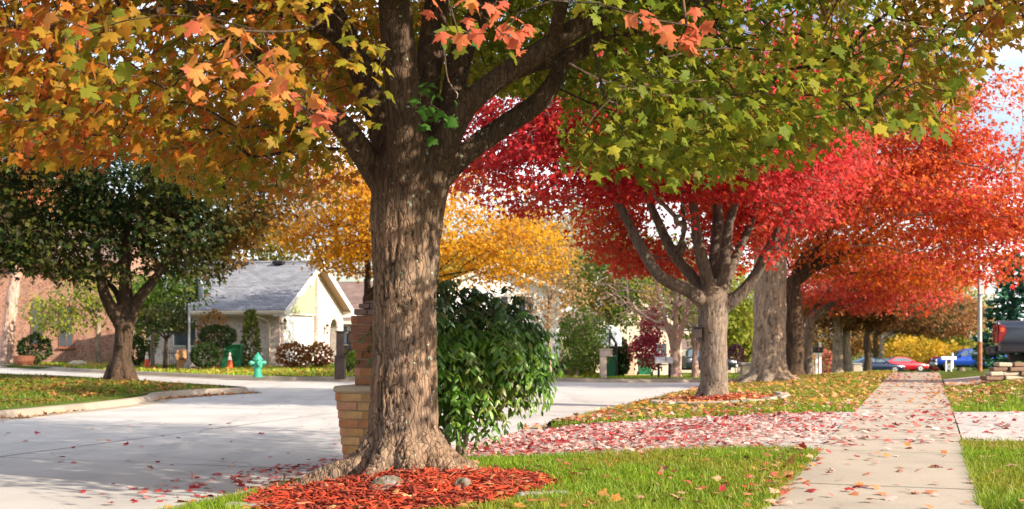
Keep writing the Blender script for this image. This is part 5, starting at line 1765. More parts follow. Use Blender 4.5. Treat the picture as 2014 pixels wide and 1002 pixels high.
gable_house('brick_house', 'red brick house with narrow windows behind the island maple', (xb - 3.6, YB, gzf(xb, YB)), 0.06, 14, 9, 5.4, 2.4, 'red_brick', 'shingle_brown', [(2.85, 2.1, .5, 2.3), (4.35, 1.9, .62, 2.1), (-2, 2, 1.2, 1.6)], [(-4.5, 1.0, 2.2)], 'x', 'brown_trim')
YW = 84
def at(px, Y, dz=0):
    x = (px - CX) * Y / F
    return (x, Y, gzf(x, Y) + dz)
gable_house('tan_house', 'pale house with brown roof behind the crimson tree', at(1252, YW), .12, 6.2, 9, 3.0, 2.0, 'tan_wall', 'shingle_brown', [(1.6, 1.5, .9, 1.2)], [(-.6, 1.0, 2.1)], 'y', 'tan_wall')
gable_house('tan_house', 'low brown roofed wing left of the pale gabled house', at(1196, 87), .12, 6.5, 7, 2.7, 1.6, 'tan_wall', 'shingle_brown', [(-1, 1.5, 1.1, 1.1)], [], 'x', 'cream')
gable_house('white_house', 'white house whose gable shows above the leafy shrub', at(975, 78), .05, 8, 9, 4.3, 1.6, 'white', 'shingle_brown', [(-1.6, 3.4, .9, 1.0), (.3, 3.4, .9, 1.0), (1.9, 3.4, .9, 1.0), (-1.6, 1.3, 1.0, 1.2), (1.6, 1.3, 1.0, 1.2)], [(0, 1.0, 2.1)], 'y', 'cream')
gable_house('dark_roof_house', 'house with plum brown roof right of the garage house', at(712, 84), -.1, 7, 9, 2.5, 2.6, 'white_brick', 'shingle_brown', [(-1.5, 1.4, 1, 1.2), (1.2, 1.4, 1, 1.2)], [], 'x', 'cream')
gable_house('tan_house', 'low pale house at the far left behind the trees of the row', at(1430, 150), 0, 12, 8, 2.8, 1.8, 'tan_wall', 'shingle_brown', [(-3, 1.5, 1.4, 1.2), (2, 1.5, 1.4, 1.2)], [(0, 1, 2.1)], 'x', 'white')
C.objects[-1]
for o in C.objects:
    if o.parent is None and o.get('label', '').startswith('low pale house'):
        o['label'] = 'low pale house seen in the gap between the red maple and pale trunk'

# ------------------------------------------------------------------ hydrant, posts, bins, cones
def mk(name, label, cat, px, Y, rot=0, group=None, dz=0):
    return thing(name, label, cat, at(px, Y, dz), rot, group)
M['hydrant'] = plain('teal_green_paint', (.03, .30, .20), .4, 0, .15, 8, .5)
def hydrant():
    h = mk('fire_hydrant', 'teal green fire hydrant at the grass edge across the street', 'hydrant', 507, 42.6, .5)
    MB().lathe([(.17, -.02), (.17, .05), (.135, .06), (.125, .3), (.165, .31), (.165, .36), (.14, .37), (.14, .56)], 18).build('barrel', M['hydrant'], h, sm=False)
    MB().lathe([(.175, .56), (.175, .60), (.15, .62), (.13, .68), (.08, .74), (.045, .76), (.045, .81), (.03, .82)], 18).build('bonnet', M['hydrant'], h)
    for a, r_, ln in ((0, .075, .25), (math.pi / 2 * 1.0 + math.pi, .095, .26), (math.pi, .075, .25)):
        d = Vector((math.cos(a), math.sin(a), 0))
        nz = MB().tube([d * .1 + Vector((0, 0, .47)), d * ln + Vector((0, 0, .47))], r_ * .8, 12).build('nozzle', M['hydrant'], h)
        MB().tube([d * (ln - .06) + Vector((0, 0, .47)), d * (ln + .02) + Vector((0, 0, .47))], r_, 8).build('nozzle_cap', M['hydrant'], nz)
        MB().tube([d * (ln + .02) + Vector((0, 0, .47)), d * (ln + .06) + Vector((0, 0, .47))], .025, 5).build('nut', M['hydrant'], nz)
    for k in range(8):
        a = k * math.pi / 4
        MB().box((.15 * math.cos(a), .15 * math.sin(a), .34), (.025, .025, .07)).build('bolt', M['hydrant'], h)
hydrant()
M['brown_plastic'] = plain('dark_brown_plastic', (.035, .02, .017), .5, 0, .2, 5)
def brown_post():
    Y = 41.4
    h = mk('mailbox_post', 'dark brown moulded mailbox post with side arm across the street', 'mailbox', 669, Y)
    MB().box((0, 0, .32), (.34, .34, .74), None, .02).build('base', M['brown_plastic'], h)
    MB().box((0, 0, .72), (.38, .38, .06), None, .015).build('collar', M['brown_plastic'], h)
    MB().box((0, 0, 1.12), (.24, .24, .76), None, .02).build('post', M['brown_plastic'], h)
    MB().box((0, 0, 1.53), (.30, .30, .06), None, .02).build('cap', M['brown_plastic'], h)
    MB().box((.0, -.176, .34), (.22, .02, .52), None, .006).build('panel', M['brown_plastic'], h)
    MB().box((.55, 0, 1.02), (.9, .14, .12), None, .015).build('arm', M['brown_plastic'], h)
    MB().box((.62, 0, 1.3), (.78, .28, .42), None, .05).build('mailbox', M['brown_plastic'], h)
    MB().box((.62, 0, 1.54), (.84, .32, .05), None, .015).build('mailbox_roof', M['brown_plastic'], h)
    pts = [(.14 + .32 * (1 - math.cos(t * math.pi / 16)), 0, .62 + .34 * math.sin(t * math.pi / 16)) for t in range(9)]
    MB().tube(pts, .045, 6).build('bracket', M['brown_plastic'], h)
brown_post()
M['beige'] = plain('beige_plastic', (.45, .36, .29), .6, 0, .1)
def beige_mailbox():
    h = mk('mailbox', 'beige boxy mailbox on a matching post beside the cone evergreen', 'mailbox', 1186, 45.2)
    MB().box((0, 0, .4), (.24, .24, .86), None, .02).build('post', M['beige'], h)
    MB().box((.1, 0, .93), (.46, .3, .26), None, .03).build('box', M['beige'], h)
    MB().box((.1, 0, 1.07), (.50, .34, .04), None, .01).build('lid', M['beige'], h)
    MB().box((.32, -.165, .98), (.02, .02, .16)).build('flag', M['brown_trim'], h)
beige_mailbox()
def post_mailbox(label, px, Y, boxmat, postmat, hgt=1.05, L=.52, two=False, rot=0):
    h = mk('mailbox', label, 'mailbox', px, Y, rot)
    for s_ in ((-.2, .2) if two else (0,)):
        MB().box((s_, 0, hgt / 2 - .05), (.08, .08, hgt)).build('post', M[postmat], h)
    ring = [(-L / 2, -.11, 0), (-L / 2, .11, 0), (-L / 2, .11, .12)] + [(-L / 2, .11 * math.cos(t * math.pi / 6), .12 + .11 * math.sin(t * math.pi / 6)) for t in range(1, 6)] + [(-L / 2, -.11, .12)]
    MB().prism([Vector(q) + Vector((0, 0, hgt - .04)) for q in ring], (L, 0, 0)).build('box', M[boxmat], h)
    MB().prism([Vector((q[0] - .02, q[1] * 1.05, q[2] * 1.03)) + Vector((0, 0, hgt - .045)) for q in ring], (.03, 0, 0)).build('door', M[boxmat], h)
    MB().box((.05, -.125, hgt + .12), (.03, .02, .18)).build('flag', M['brown_trim'], h)
    return h
M['silver'] = plain('silver_paint', (.55, .55, .55), .35, .4)
post_mailbox('silver mailbox on two black posts left of the bare trunk', 1306, 46.0, 'silver', 'black', .62, .62, True)
w = post_mailbox('dark mailbox on a white post beside the slender salmon maple', 1606, 50.5, 'black', 'white', 1.02, .48)
MB().box((.14, 0, .6), (.09, .09, 1.6), None, .01).build('tall_post', M['white'], w)
MB().box((.0, .0, .94), (.5, .1, .07)).build('arm', M['white'], w)
post_mailbox('white twin mailbox on a finial post before the blue pickup', 1866, 94, 'white', 'white', .95, 1.1, True)
MB().box((.28, 0, .8), (.12, .12, 1.2), None, .02).build('finial_post', M['white'], [o for o in C.objects if o.get('label', '').startswith('white twin')][0])
stone_box = mk('stone_mailbox', 'low tan stone mailbox block beside the pale rooted maple', 'mailbox', 1470, 47)
MB().box((0, 0, .25), (.5, .4, .56), None, .03).build('pier', M['stone_tan'], stone_box)
MB().box((0, 0, .56), (.6, .48, .1), None, .02).build('cap', M['stone'], stone_box)
stone_box = mk('stone_mailbox', 'tan stone block between the twin trunk and the brown maple', 'mailbox', 1685, 80)
MB().box((0, 0, .3), (.55, .4, .7), None, .03).build('pier', M['stone_tan'], stone_box)
MB().box((0, 0, .68), (.62, .48, .1), None, .02).build('cap', M['stone'], stone_box)

M['bin'] = plain('green_plastic', (.02, .17, .07), .45, 0, .12)
M['wheel'] = plain('rubber', (.02, .02, .02), .85)
def bin_(label, px, Y, hgt=1.05, w=.62, rot=0, mat='bin'):
    h = mk('wheelie_bin', label, 'bin', px, Y, rot, 'green bins')
    mb = MB()
    a, b_ = w / 2 * .84, w / 2
    mb.add([(-a, -a, .08), (a, -a, .08), (a, a, .08), (-a, a, .08), (-b_, -b_, hgt * .9), (b_, -b_, hgt * .9), (b_, b_, hgt * .9), (-b_, b_, hgt * .9)], [(3, 2, 1, 0), (4, 5, 6, 7), (0, 1, 5, 4), (1, 2, 6, 5), (2, 3, 7, 6), (3, 0, 4, 7)])
    mb.build('body', M[mat], h)
    MB().box((0, 0, hgt * .885), (w * 1.08, w * 1.08, .07), None, .015).build('rim', M[mat], h)
    MB().box((0, -.02, hgt * .95), (w * 1.06, w * 1.12, .07), None, .025).build('lid', M[mat], h)
    MB().tube([(-w * .4, w * .6, hgt * .92), (w * .4, w * .6, hgt * .92)], .02, 6).build('handle', M[mat], h)
    for s_ in (-1, 1):
        MB().tube([(s_ * w * .42, w * .38, .12), (s_ * w * .52, w * .38, .12)], .12, 12).build('wheel', M['wheel'], h)
    return h
bin_('green bin with lid beside the tall narrow evergreen', 461, 53.2, 1.05, .66)
bin_('smaller green bin partly behind the ball shrub', 443, 52.6, .8, .4)
bin_('dark green bin behind the beige mailbox', 1197, 49, .9, .55)
bin_('dark green bin behind the crimson tree', 1268, 72, 1.15, .8)
M['cone'] = plain('orange_plastic', (.75, .10, .02), .5, 0, .08)
for px, Y, lab in ((452, 51.5, 'orange traffic cone in front of the green bin'), (289, 53.5, 'orange traffic cone behind the island maple trunk')):
    h = mk('traffic_cone', lab, 'cone', px, Y, .3, 'traffic cones by the house')
    MB().box((0, 0, .02), (.36, .36, .045), None, .01).build('base', M['cone'], h)
    MB().lathe([(.14, .04), (.035, .68), (.03, .7)], 14).build('cone_body', M['cone'], h)
    MB().lathe([(.087, .39), (.060, .56)], 14).build('white_band', M['white'], h)
    MB().lathe([(.052, .60), (.037, .70), (.025, .705)], 14).build('white_top', M['white'], h)
M['paper'] = plain('brown_paper', (.50, .27, .12), .85, 0, .15, 4)
h = mk('lawn_bag', 'tall tan paper lawn bag beside the ball shrub', 'bag', 357, 51.0, .2)
mb = MB()
vs_ = []
for z_, w_, j in ((0, .2, 0), (.3, .21, .03), (.6, .22, -.02), (.78, .2, .03), (.8, .19, 0)):
    vs_ += [(-w_ + j, -w_ * .8, z_), (w_ + j, -w_ * .8 + .02, z_ + (.04 if z_ > .7 else 0)), (w_ + j, w_ * .8, z_), (-w_ + j, w_ * .8, z_ - (.03 if z_ > .7 else 0))]
fs_ = [(i * 4 + k, i * 4 + (k + 1) % 4, i * 4 + 4 + (k + 1) % 4, i * 4 + 4 + k) for i in range(4) for k in range(4)] + [(16, 17, 18, 19)]
MB().add(vs_, fs_).build('bag_body', M['paper'], h)
MB().box((.02, -.186, .45), (.22, .015, .1)).build('print', M['brown_trim'], h)
tag(link('boulder', new_mesh('boulder', *rock(21, (.28, .25, .3)), M['stone'], True), None, at(375, 50.5, .12)), 'dark boulder between the paper bag and the ball shrub', 'stone')
tag(link('boulder', new_mesh('boulder', *rock(24, (.45, .3, .2)), M['stone_tan'], True), None, at(152, 58.5, .05)), 'pale low boulder before the brick house', 'stone')
h = mk('plant_pot', 'round brown plant pot beside the dark round shrub', 'pot', 47, 58.5)
MB().lathe([(.3, 0), (.45, .2), (.5, .4), (.52, .45), (.46, .45), (.4, .38)], 18).build('bowl', M['brown_trim'], h)
MB().lathe([(.0, .36), (.42, .40)], 14).build('soil', M['joint'], h)

# basketball hoops
M['board'] = plain('backboard', (.62, .68, .74), .3, 0, .05)
def hoop(label, px, Y, top_py, w, hgt, rot, polemat, rim=True):
    h = mk('basketball_hoop', label, 'basketball hoop', px, Y, rot, 'basketball hoops')
    zt = CH + (HY - top_py) * Y / F - h.location.z
    MB().tube([(0, .5, -.05), (0, .5, zt * .8), (0, .1, zt)], [.06, .06, .05], 10).build('pole', M[polemat], h)
    v = []
    for k in range(25):
        a = math.pi * k / 24
        v.append((w / 2 * math.cos(a), 0, zt - .1 + hgt * .55 * math.sin(a)))
    v = [(w / 2, 0, zt - .1 - hgt * .45)] + v + [(-w / 2, 0, zt - .1 - hgt * .45)]
    MB().prism(v, (0, .05, 0)).build('backboard', M['board'], h)
    MB().box((0, .07, zt - .1), (.06, .05, hgt * .7)).build('brace', M['black'], h)
    ring = [(.23 * math.cos(t * math.pi / 8), -.3 + .23 * math.sin(t * math.pi / 8), zt - .1 - hgt * .3) for t in range(17)]
    MB().tube(ring, .012, 5, False).build('rim', M['cone'], h)
    return h
hoop('basketball hoop with fan shaped grey backboard beside the dark cone evergreen', 1198, 50.5, 658, 1.15, .85, math.pi + .5, 'black')
h = hoop('basketball hoop with pale backboard beside the grey roof', 391, 53, 566, 1.1, .8, 2.2, 'black')
h = mk('flag_pole', 'thin pale blue grey pole beside the paper lawn bag', 'pole', 372, 50.6)
MB().tube([(0, 0, -.1), (0, 0, 2.6)], [.055, .05], 10).build('shaft', M['steel'], h)
MB().lathe([(.05, 2.6), (.07, 2.64), (.04, 2.7), (.01, 2.72)], 10).build('finial', M['steel'], h)
h = mk('iron_fence', 'low black iron fence between the topiary and the paper bag', 'fence', 344, 52.5)
for k in range(12):
    MB().tube([(-.5 + k * .09, 0, -.05), (-.5 + k * .09, 0, .75 + .05 * (k % 2))], .012, 5).build('bar', M['black'], h)
for z_ in (.12, .66):
    MB().box((0, 0, z_), (1.08, .03, .03)).build('rail', M['black'], h)

# dark box on the red maple's trunk
bx_ = Vector(P(1371, 655, 25.85))
h = thing('nest_box', 'dark wooden box fixed to the left side of the red maple trunk', 'box', (bx_.x, bx_.y, bx_.z - .12))
MB().box((0, 0, .12), (.17, .2, .22), None, .006).build('box_body', M['brown_plastic'], h)
MB().prism([(-.13, -.14, .23), (.12, -.14, .23), (.12, -.14, .25), (-.13, -.14, .25)], (0, .28, .0)).build('box_roof', M['black'], h)
MB().box((.05, 0, -.02), (.05, .05, .1)).build('bracket', M['black'], h)

# street pole on the right, stacked stone wall
M['rust'] = plain('rusty_steel', (.28, .11, .05), .85, 0, .4, 9)
h = mk('street_pole', 'slim grey steel pole with rusty foot at the right of the sidewalk', 'pole', 1927, 38.5)
MB().tube([(0, 0, -.1), (0, 0, .85)], [.075, .072], 12).build('rusty_foot', M['rust'], h)
MB().tube([(0, 0, .85), (0, 0, 2.9), (0, 0, 4.6)], [.070, .066, .06], 12).build('shaft', M['steel'], h)
MB().box((0, -.08, 2.55), (.16, .12, .5), None, .02).build('service_box', M['steel'], h)
MB().tube([(0, 0, 4.55), (-.5, 0, 4.75), (-1.2, 0, 4.78)], [.045, .035, .03], 8).build('arm', M['steel'], h)
MB().box((-1.35, 0, 4.76), (.5, .2, .1), None, .03).build('lamp_head', M['steel'], h)
h = mk('stone_wall', 'low stack of brown landscaping stones under the dark pickup', 'wall', 2000, 27.6)
rs_ = random.Random(5)
for r_ in range(4):
    x_ = -.75 + .1 * r_
    while x_ < 3.2:
        ln = rs_.uniform(.28, .5)
        o = MB().box((0, 0, 0), (ln, .34, .095), None, .02).build('wall_stone', M['stone_tan' if rs_.random() < .35 else 'rustone' if 'rustone' in M else 'stone'], h, (x_ + ln / 2, rs_.uniform(-.05, .05), .05 + .1 * r_), (0, rs_.uniform(-.03, .03), rs_.uniform(-.1, .1)))
        x_ += ln + .015

# ------------------------------------------------------------------ vehicles
def paint(name, col):
    return plain(name, col, .28, .35, .03, 2, .5, .8)
M['p_red'] = paint('red_car_paint', (.55, .015, .03))
M['p_blue'] = paint('blue_car_paint', (.01, .07, .48))
M['p_navy'] = paint('navy_car_paint', (.012, .022, .06))
M['p_slate'] = paint('slate_car_paint', (.035, .048, .075))
M['p_black'] = paint('black_car_paint', (.012, .016, .026))
M['carglass'] = glass_mat('car_glass', (.10, .14, .17))
M['lamp_red'] = plain('red_lens', (.28, .006, .010), .15, 0, .2, 9, .7)
M['lamp_clear'] = plain('clear_lens', (.75, .75, .75), .1, 0, .1, 9, .8)
M['trim'] = plain('dark_trim', (.025, .025, .027), .6)
M['chrome'] = plain('rim_alloy', (.6, .6, .62), .25, .8)

def ring_loft(stations, n_half):
    """stations: (x, [(y, z) half ring from bottom centre to top centre])"""
    vs_, fs_ = [], []
    full = []
    for x, half in stations:
        r = [(x, y, z) for y, z in half] + [(x, -y, z) for y, z in half[-2:0:-1]]
        full.append(len(r)); vs_ += r
    m_ = full[0]
    for i in range(len(stations) - 1):
        for k in range(m_):
            j = (k + 1) % m_
            fs_.append((i * m_ + k, i * m_ + j, (i + 1) * m_ + j, (i + 1) * m_ + k))
    fs_.append(tuple(range(m_))); fs_.append(tuple(range((len(stations) - 1) * m_, len(stations) * m_))[::-1])
    return vs_, fs_

def wheel(parent, x, y, r, sgn):
    w_ = MB().tube([(x, y - sgn * .1, r), (x, y + sgn * .1, r)], r, 22).build('wheel', M['wheel'], parent)
    MB().tube([(x, y + sgn * .09, r), (x, y + sgn * .112, r)], r * .68, 18).build('rim', M['chrome'], w_)
    for k in range(5):
        a = 2 * math.pi * k / 5
        MB().box((x + r * .36 * math.cos(a), y + sgn * .118, r + r * .36 * math.sin(a)), (r * .5, .015, .05), Matrix.Rotation(-a, 3, 'Y')).build('spoke', M['silver'], w_)
    MB().tube([(x, y + sgn * .11, r), (x, y + sgn * .13, r)], r * .16, 8).build('hub', M['trim'], w_)

def glass_side(prof, hw, parent, sgn, name='side_window'):
    pts = [(x, sgn * (hw(z) + .006), z) for x, z in prof]
    return MB().prism(pts, (0, sgn * .012, 0)).build(name, M['carglass'], parent)

def sedan(label, px, Y, rot, paintm, dz=0):
    h = mk('parked_car', label, 'car', px, Y, rot, 'parked cars', dz)
    def half(zb, zt, hw):
        return [(0, zb), (hw * .85, zb), (hw * .97, zb + .1), (hw, zb + (zt - zb) * .5), (hw * .97, zt - .09), (hw * .86, zt - .015), (0, zt)]
    st = [(-2.36, half(.42, .78, .72)), (-2.28, half(.3, .93, .84)), (-1.9, half(.24, 1.0, .89)), (-1.2, half(.2, 1.0, .9)), (0, half(.2, .97, .9)), (.95, half(.2, .93, .9)), (1.5, half(.22, .86, .89)), (2.0, half(.25, .76, .85)), (2.27, half(.3, .66, .76)), (2.36, half(.4, .58, .6))]
    v, f = ring_loft(st, 7)
    link('body', new_mesh('body', v, f, M[paintm], True), h)
    hw = lambda z: .82 - (z - .93) * .48
    prof = [(1.05, .90), (.62, 1.14), (.22, 1.33), (-.2, 1.41), (-.8, 1.40), (-1.25, 1.24), (-1.85, .96)]
    vs_ = [(x, hw(z), z) for x, z in prof] + [(x, -hw(z), z) for x, z in prof]
    n = len(prof)
    fs_ = [tuple(range(n)), tuple(range(n, 2 * n))[::-1]] + [(i, i + n, (i + 1) % n + n, (i + 1) % n) for i in range(n)]
    link('cabin', new_mesh('cabin', vs_, fs_, M[paintm]), h)
    for s_ in (-1, 1):
        glass_side([(.72, .99), (.2, 1.27), (-.2, 1.34), (-.22, .99)], hw, h, s_)
        glass_side([(-.30, .99), (-.28, 1.34), (-.78, 1.33), (-1.15, 1.2), (-1.42, 1.02)], hw, h, s_)
        for x in (-1.42, 1.38):
            wheel(h, x, s_ * .80, .33, s_)
        MB().box((.62, s_ * .93, 1.0), (.12, .16, .1), None, .03).build('mirror', M[paintm], h)
        MB().box((2.17, s_ * .66, .62), (.28, .24, .12), Matrix.Rotation(.35, 3, 'Y'), .03).build('headlight', M['lamp_clear'], h)
        MB().box((-2.27, s_ * .64, .8), (.14, .32, .14), None, .03).build('tail_light', M['lamp_red'], h)
    def quad(a, b, name):
        x0, z0 = a; x1, z1 = b
        d = Vector((z1 - z0, 0, -(x1 - x0))).normalized() * (.014 if x0 > x1 else -.014)
        d = Vector((abs(d.x) * (1 if x0 > 0 else -1), 0, abs(d.z)))
        pts = [Vector((x0, hw(z0) - .07, z0)) + d, Vector((x0, -hw(z0) + .07, z0)) + d, Vector((x1, -hw(z1) + .07, z1)) + d, Vector((x1, hw(z1) - .07, z1)) + d]
        MB().prism(pts, d * .6).build(name, M['carglass'], h)
    quad((.98, .95), (.26, 1.315), 'windscreen')
    quad((-1.78, .995), (-.86, 1.385), 'rear_window')
    MB().box((2.30, 0, .42), (.12, 1.2, .14), None, .03).build('grille', M['trim'], h)
    return h

def pickup(label, px, Y, rot, paintm, dz=0, cover=False):
    h = mk('pickup_truck', label, 'pickup', px, Y, rot, 'pickup trucks', dz)
    def half(zb, zt, hw):
        return [(0, zb), (hw * .9, zb), (hw * .985, zb + .08), (hw, zb + (zt - zb) * .55), (hw * .985, zt - .08), (hw * .93, zt - .012), (0, zt)]
    st = [(-.62, half(.5, 1.22, .95)), (.2, half(.48, 1.21, .96)), (1.2, half(.48, 1.19, .96)), (1.45, half(.48, 1.17, .96)), (2.3, half(.5, 1.10, .95)), (2.7, half(.52, 1.04, .92)), (2.85, half(.55, .92, .84))]
    v, f = ring_loft(st, 7)
    link('body', new_mesh('body', v, f, M[paintm], True), h)
    # bed: floor, two flanks with a swelling side, tailgate
    bed = MB().box((-1.76, 0, .72), (2.24, 1.7, .1)).build('bed', M['trim'], h)
    for s_ in (-1, 1):
        pr = [(.88, .54), (.95, .60), (.975, .86), (.965, 1.14), (.95, 1.30), (.90, 1.325), (.84, 1.32), (.83, .7)]
        n = len(pr)
        xs = [-2.88, -2.80, -2.0, -.66]
        vs_ = [(x, s_ * (y * (.985 if i == 0 else 1)), z) for i, x in enumerate(xs) for y, z in pr]
        fs_ = [(i * n + k, i * n + (k + 1) % n, (i + 1) * n + (k + 1) % n, (i + 1) * n + k) for i in range(len(xs) - 1) for k in range(n)] + [tuple(range(n)), tuple(range((len(xs) - 1) * n, len(xs) * n))[::-1]]
        link('bed_side', new_mesh('bed_side', vs_, fs_, M[paintm], True), h)
        # tall tail light wrapping the corner
        tl = MB().prism([(-2.90, s_ * .90, 1.24), (-2.86, s_ * .984, 1.24), (-2.72, s_ * .984, 1.2), (-2.70, s_ * .988, 1.06), (-2.78, s_ * .99, .86), (-2.88, s_ * .984, .78), (-2.90, s_ * .90, .78)], (0, s_ * .012, 0)).build('tail_light', M['lamp_red'], h)
        MB().box((-2.905, s_ * .90, 1.0), (.04, .16, .44), None, .01).build('lens', M['lamp_red'], tl)
        MB().box((-2.80, s_ * .999, 1.10), (.08, .02, .10), None, .008).build('bulb_lens', M['lamp_clear'] if False else M['cone'], tl)
        for x in (-1.75, 1.85):
            arch_ = MB()
            ring = [(x + .50 * math.cos(t * math.pi / 12), s_ * .96, .42 + .50 * math.sin(t * math.pi / 12)) for t in range(13)]
            arch_.prism(ring, (0, s_ * .022, 0)).build('wheel_arch', M['trim'], h)
            wheel(h, x, s_ * .88, .40, s_)
    MB().box((-2.855, 0, 1.0), (.06, 1.62, .6), None, .02).build('tailgate', M[paintm], h)
    MB().box((-2.90, 0, 1.12), (.03, .3, .1), None, .01).build('tailgate_handle', M['trim'], h)
    MB().box((-3.0, 0, .60), (.2, 1.84, .2), None, .05).build('rear_bumper', M['trim'], h)
    MB().box((2.88, 0, .62), (.18, 1.86, .24), None, .05).build('front_bumper', M['silver'], h)
    MB().box((2.86, 0, .86), (.06, 1.2, .22), None, .02).build('grille', M['trim'], h)
    MB().box((0, 0, .42), (5.2, .9, .16)).build('chassis', M['trim'], h)
    hw = lambda z: .90 - (z - 1.2) * .30
    prof = [(1.35, 1.17), (.75, 1.68), (.5, 1.80), (-.2, 1.83), (-.5, 1.78), (-.62, 1.2)]
    n = len(prof)
    vs_ = [(x, hw(z), z) for x, z in prof] + [(x, -hw(z), z) for x, z in prof]
    fs_ = [tuple(range(n)), tuple(range(n, 2 * n))[::-1]] + [(i, i + n, (i + 1) % n + n, (i + 1) % n) for i in range(n)]
    link('cab', new_mesh('cab', vs_, fs_, M[paintm]), h)
    for s_ in (-1, 1):
        glass_side([(1.12, 1.24), (.66, 1.66), (.4, 1.72), (.36, 1.24)], hw, h, s_)
        glass_side([(.26, 1.24), (.30, 1.73), (-.40, 1.74), (-.50, 1.26)], hw, h, s_)
        MB().box((1.0, s_ * 1.03, 1.28), (.12, .2, .2), None, .03).build('mirror', M['trim'], h)
        MB().box((2.82, s_ * .72, .9), (.12, .3, .18), None, .03).build('headlight', M['lamp_clear'], h)
        MB().box((.45, s_ * .966, 1.02), (.2, .03, .035), None, .008).build('door_handle', M['trim'], h)
    d = Vector((.65, 0, .6)).normalized() * .014
    MB().prism([Vector((1.30, .84, 1.21)) + d, Vector((1.30, -.84, 1.21)) + d, Vector((.80, -.70, 1.64)) + d, Vector((.80, .70, 1.64)) + d], d).build('windscreen', M['carglass'], h)
    MB().prism([(-.625, .7, 1.32), (-.625, -.7, 1.32), (-.545, -.62, 1.7), (-.545, .62, 1.7)], (-.012, 0, 0)).build('rear_window', M['carglass'], h)
    return h
XT, YTt = 11.75, 31.0
t_ = pickup('dark slate pickup whose tail enters the picture at the right edge', 1007, 31, STREET_ROT, 'p_slate')
t_.location = (14.75, 30.0, gzf(12.6, 30) + .02)
pickup('black pickup parked behind the bare trunks and red maple', 1362, 86, .05, 'p_black')
pickup('bright blue pickup parked beyond the slim steel pole', 1908, 100, math.pi - .1, 'p_blue')
sedan('red parked car near the far end of the sidewalk', 1775, 118, .12, 'p_red')
sedan('navy parked car behind the last trunks of the row', 1722, 108, .05, 'p_navy')
# ------------------------------------------------------------------ fallen leaves
rl = np.random.default_rng(77)
REDL = [(.34, .03, .03), (.50, .11, .09), (.64, .34, .30), (.70, .52, .47), (.62, .32, .27), (.50, .12, .10), (.68, .46, .42)]
ORL = [(.50, .19, .04), (.60, .30, .06), (.42, .17, .06), (.62, .42, .22), (.32, .13, .04), (.55, .28, .14)]
BRL = [(.26, .10, .03), (.44, .18, .03), (.5, .24, .04), (.16, .07, .03)]
MIX = [(.46, .05, .05), (.58, .32, .2), (.34, .12, .05), (.6, .4, .3), (.5, .2, .05)]
pool = []
def litter(key, poly, n, zf, palette, size, seed, dens=None, thr=.0, flat=.3):
    q = scatter(poly, n, rl)
    if thr:
        q = q[fbm(np.column_stack([q * .9, np.zeros(len(q))]), 3, seed) + .35 * rl.random(len(q)) > thr]
    if dens is not None:
        q = q[rl.random(len(q)) < dens(q)]
    k = len(q)
    z = zf(q[:, 0], q[:, 1]) + .006 + rl.random(k) * .018
    c = np.column_stack([q, z])
    tip = np.column_stack([rl.normal(0, 1, (k, 2)), rl.normal(0, .18, k)])
    nrm = np.column_stack([rl.normal(0, flat, (k, 2)), np.ones(k)])
    s = size * (.6 + rl.random(k) * .7)
    col = pal(palette, c, rl, 1.2, seed, .22, .9)
    pool.append((key, c, tip, nrm, s, col))
st_z = lambda x, y: gz(np.minimum(x, ST * y - 6.1), y) - .13
wk_z = lambda x, y: gz(x, y) + .018
lw_z = lambda x, y: gz(x, y) + .03
o_of = lambda q: q[:, 0] - ST * q[:, 1]
DL = 'driveway'
litter(DL, drive_poly, 7600, drive_z, REDL, .070, 3, lambda q: np.clip(1.1 - np.abs((q[:, 1] - 16.4) / 4.0) ** 2.2, .05, 1) * np.clip((-.6 - o_of(q)) / 1.4, .25, 1))
litter('walk', [OY(-1.1, 12.9), OY(.36, 13.6), OY(.36, 19.3), OY(-1.1, 19.2)], 420, wk_z, REDL, .10, 4, lambda q: np.clip(.35 + .65 * np.abs(o_of(q) + .35), 0, 1))
litter('walk', [OY(-1.1, 19.2), OY(.36, 19.2), OY(.36, 38), OY(-1.1, 38)], 900, wk_z, ORL + REDL[:2], .10, 5, lambda q: np.clip(.25 + 1.0 * np.abs(o_of(q) + .37), 0, 1))
litter('walk', [OY(-1.1, 8.4), OY(.36, 8.4), OY(.36, 13.5), OY(-1.1, 12.8)], 60, wk_z, REDL + MIX, .085, 6)
litter('verge', [OY(-1.45, 8.5), OY(-1.0, 8.5), OY(-1.0, 12.8), OY(-1.45, 12.8)], 90, lw_z, MIX, .085, 16)
litter('verge', LAWN_A[:1] and [OY(-5.9, 8.4), OY(-1.15, 8.4), OY(-1.15, 12.7), (-0.8, 13.9), OY(-5.9, 13.2)], 300, lw_z, MIX, .085, 7)
litter('far_verge', [OY(-5.95, 19.9), OY(-1.15, 19.3), OY(-1.15, 22), OY(-5.95, 23)], 1300, lw_z, REDL + ORL[:2], .10, 8, None, .42)
litter('far_verge', [OY(-5.95, 22.5), OY(-1.15, 22), OY(-1.15, 45), OY(-5.95, 45)], 9500, lw_z, ORL, .105, 9, None, .52)
litter('far_verge', [OY(-6.6, 20), OY(-5.6, 20), OY(-5.6, 44), OY(-6.6, 44)], 1500, lambda x, y: np.maximum(gz(x, y), st_z(x, y)) * 1 + np.where(x - ST * y < -6.05, -.1, .03), ORL, .11, 10)
litter('right_lawn', [OY(.4, 19.4), OY(5, 19.6), OY(5, 30), OY(.4, 30)], 4200, lw_z, ORL + MIX[:2], .11, 11, lambda q: np.clip((q[:, 1] - 20.3) / 3.0, .06, 1), .5)
litter('right_drive', [OY(.42, 14.1), OY(3, 14.1), OY(3, 19.1), OY(.42, 19.1)], 210, wk_z, REDL, .10, 12)
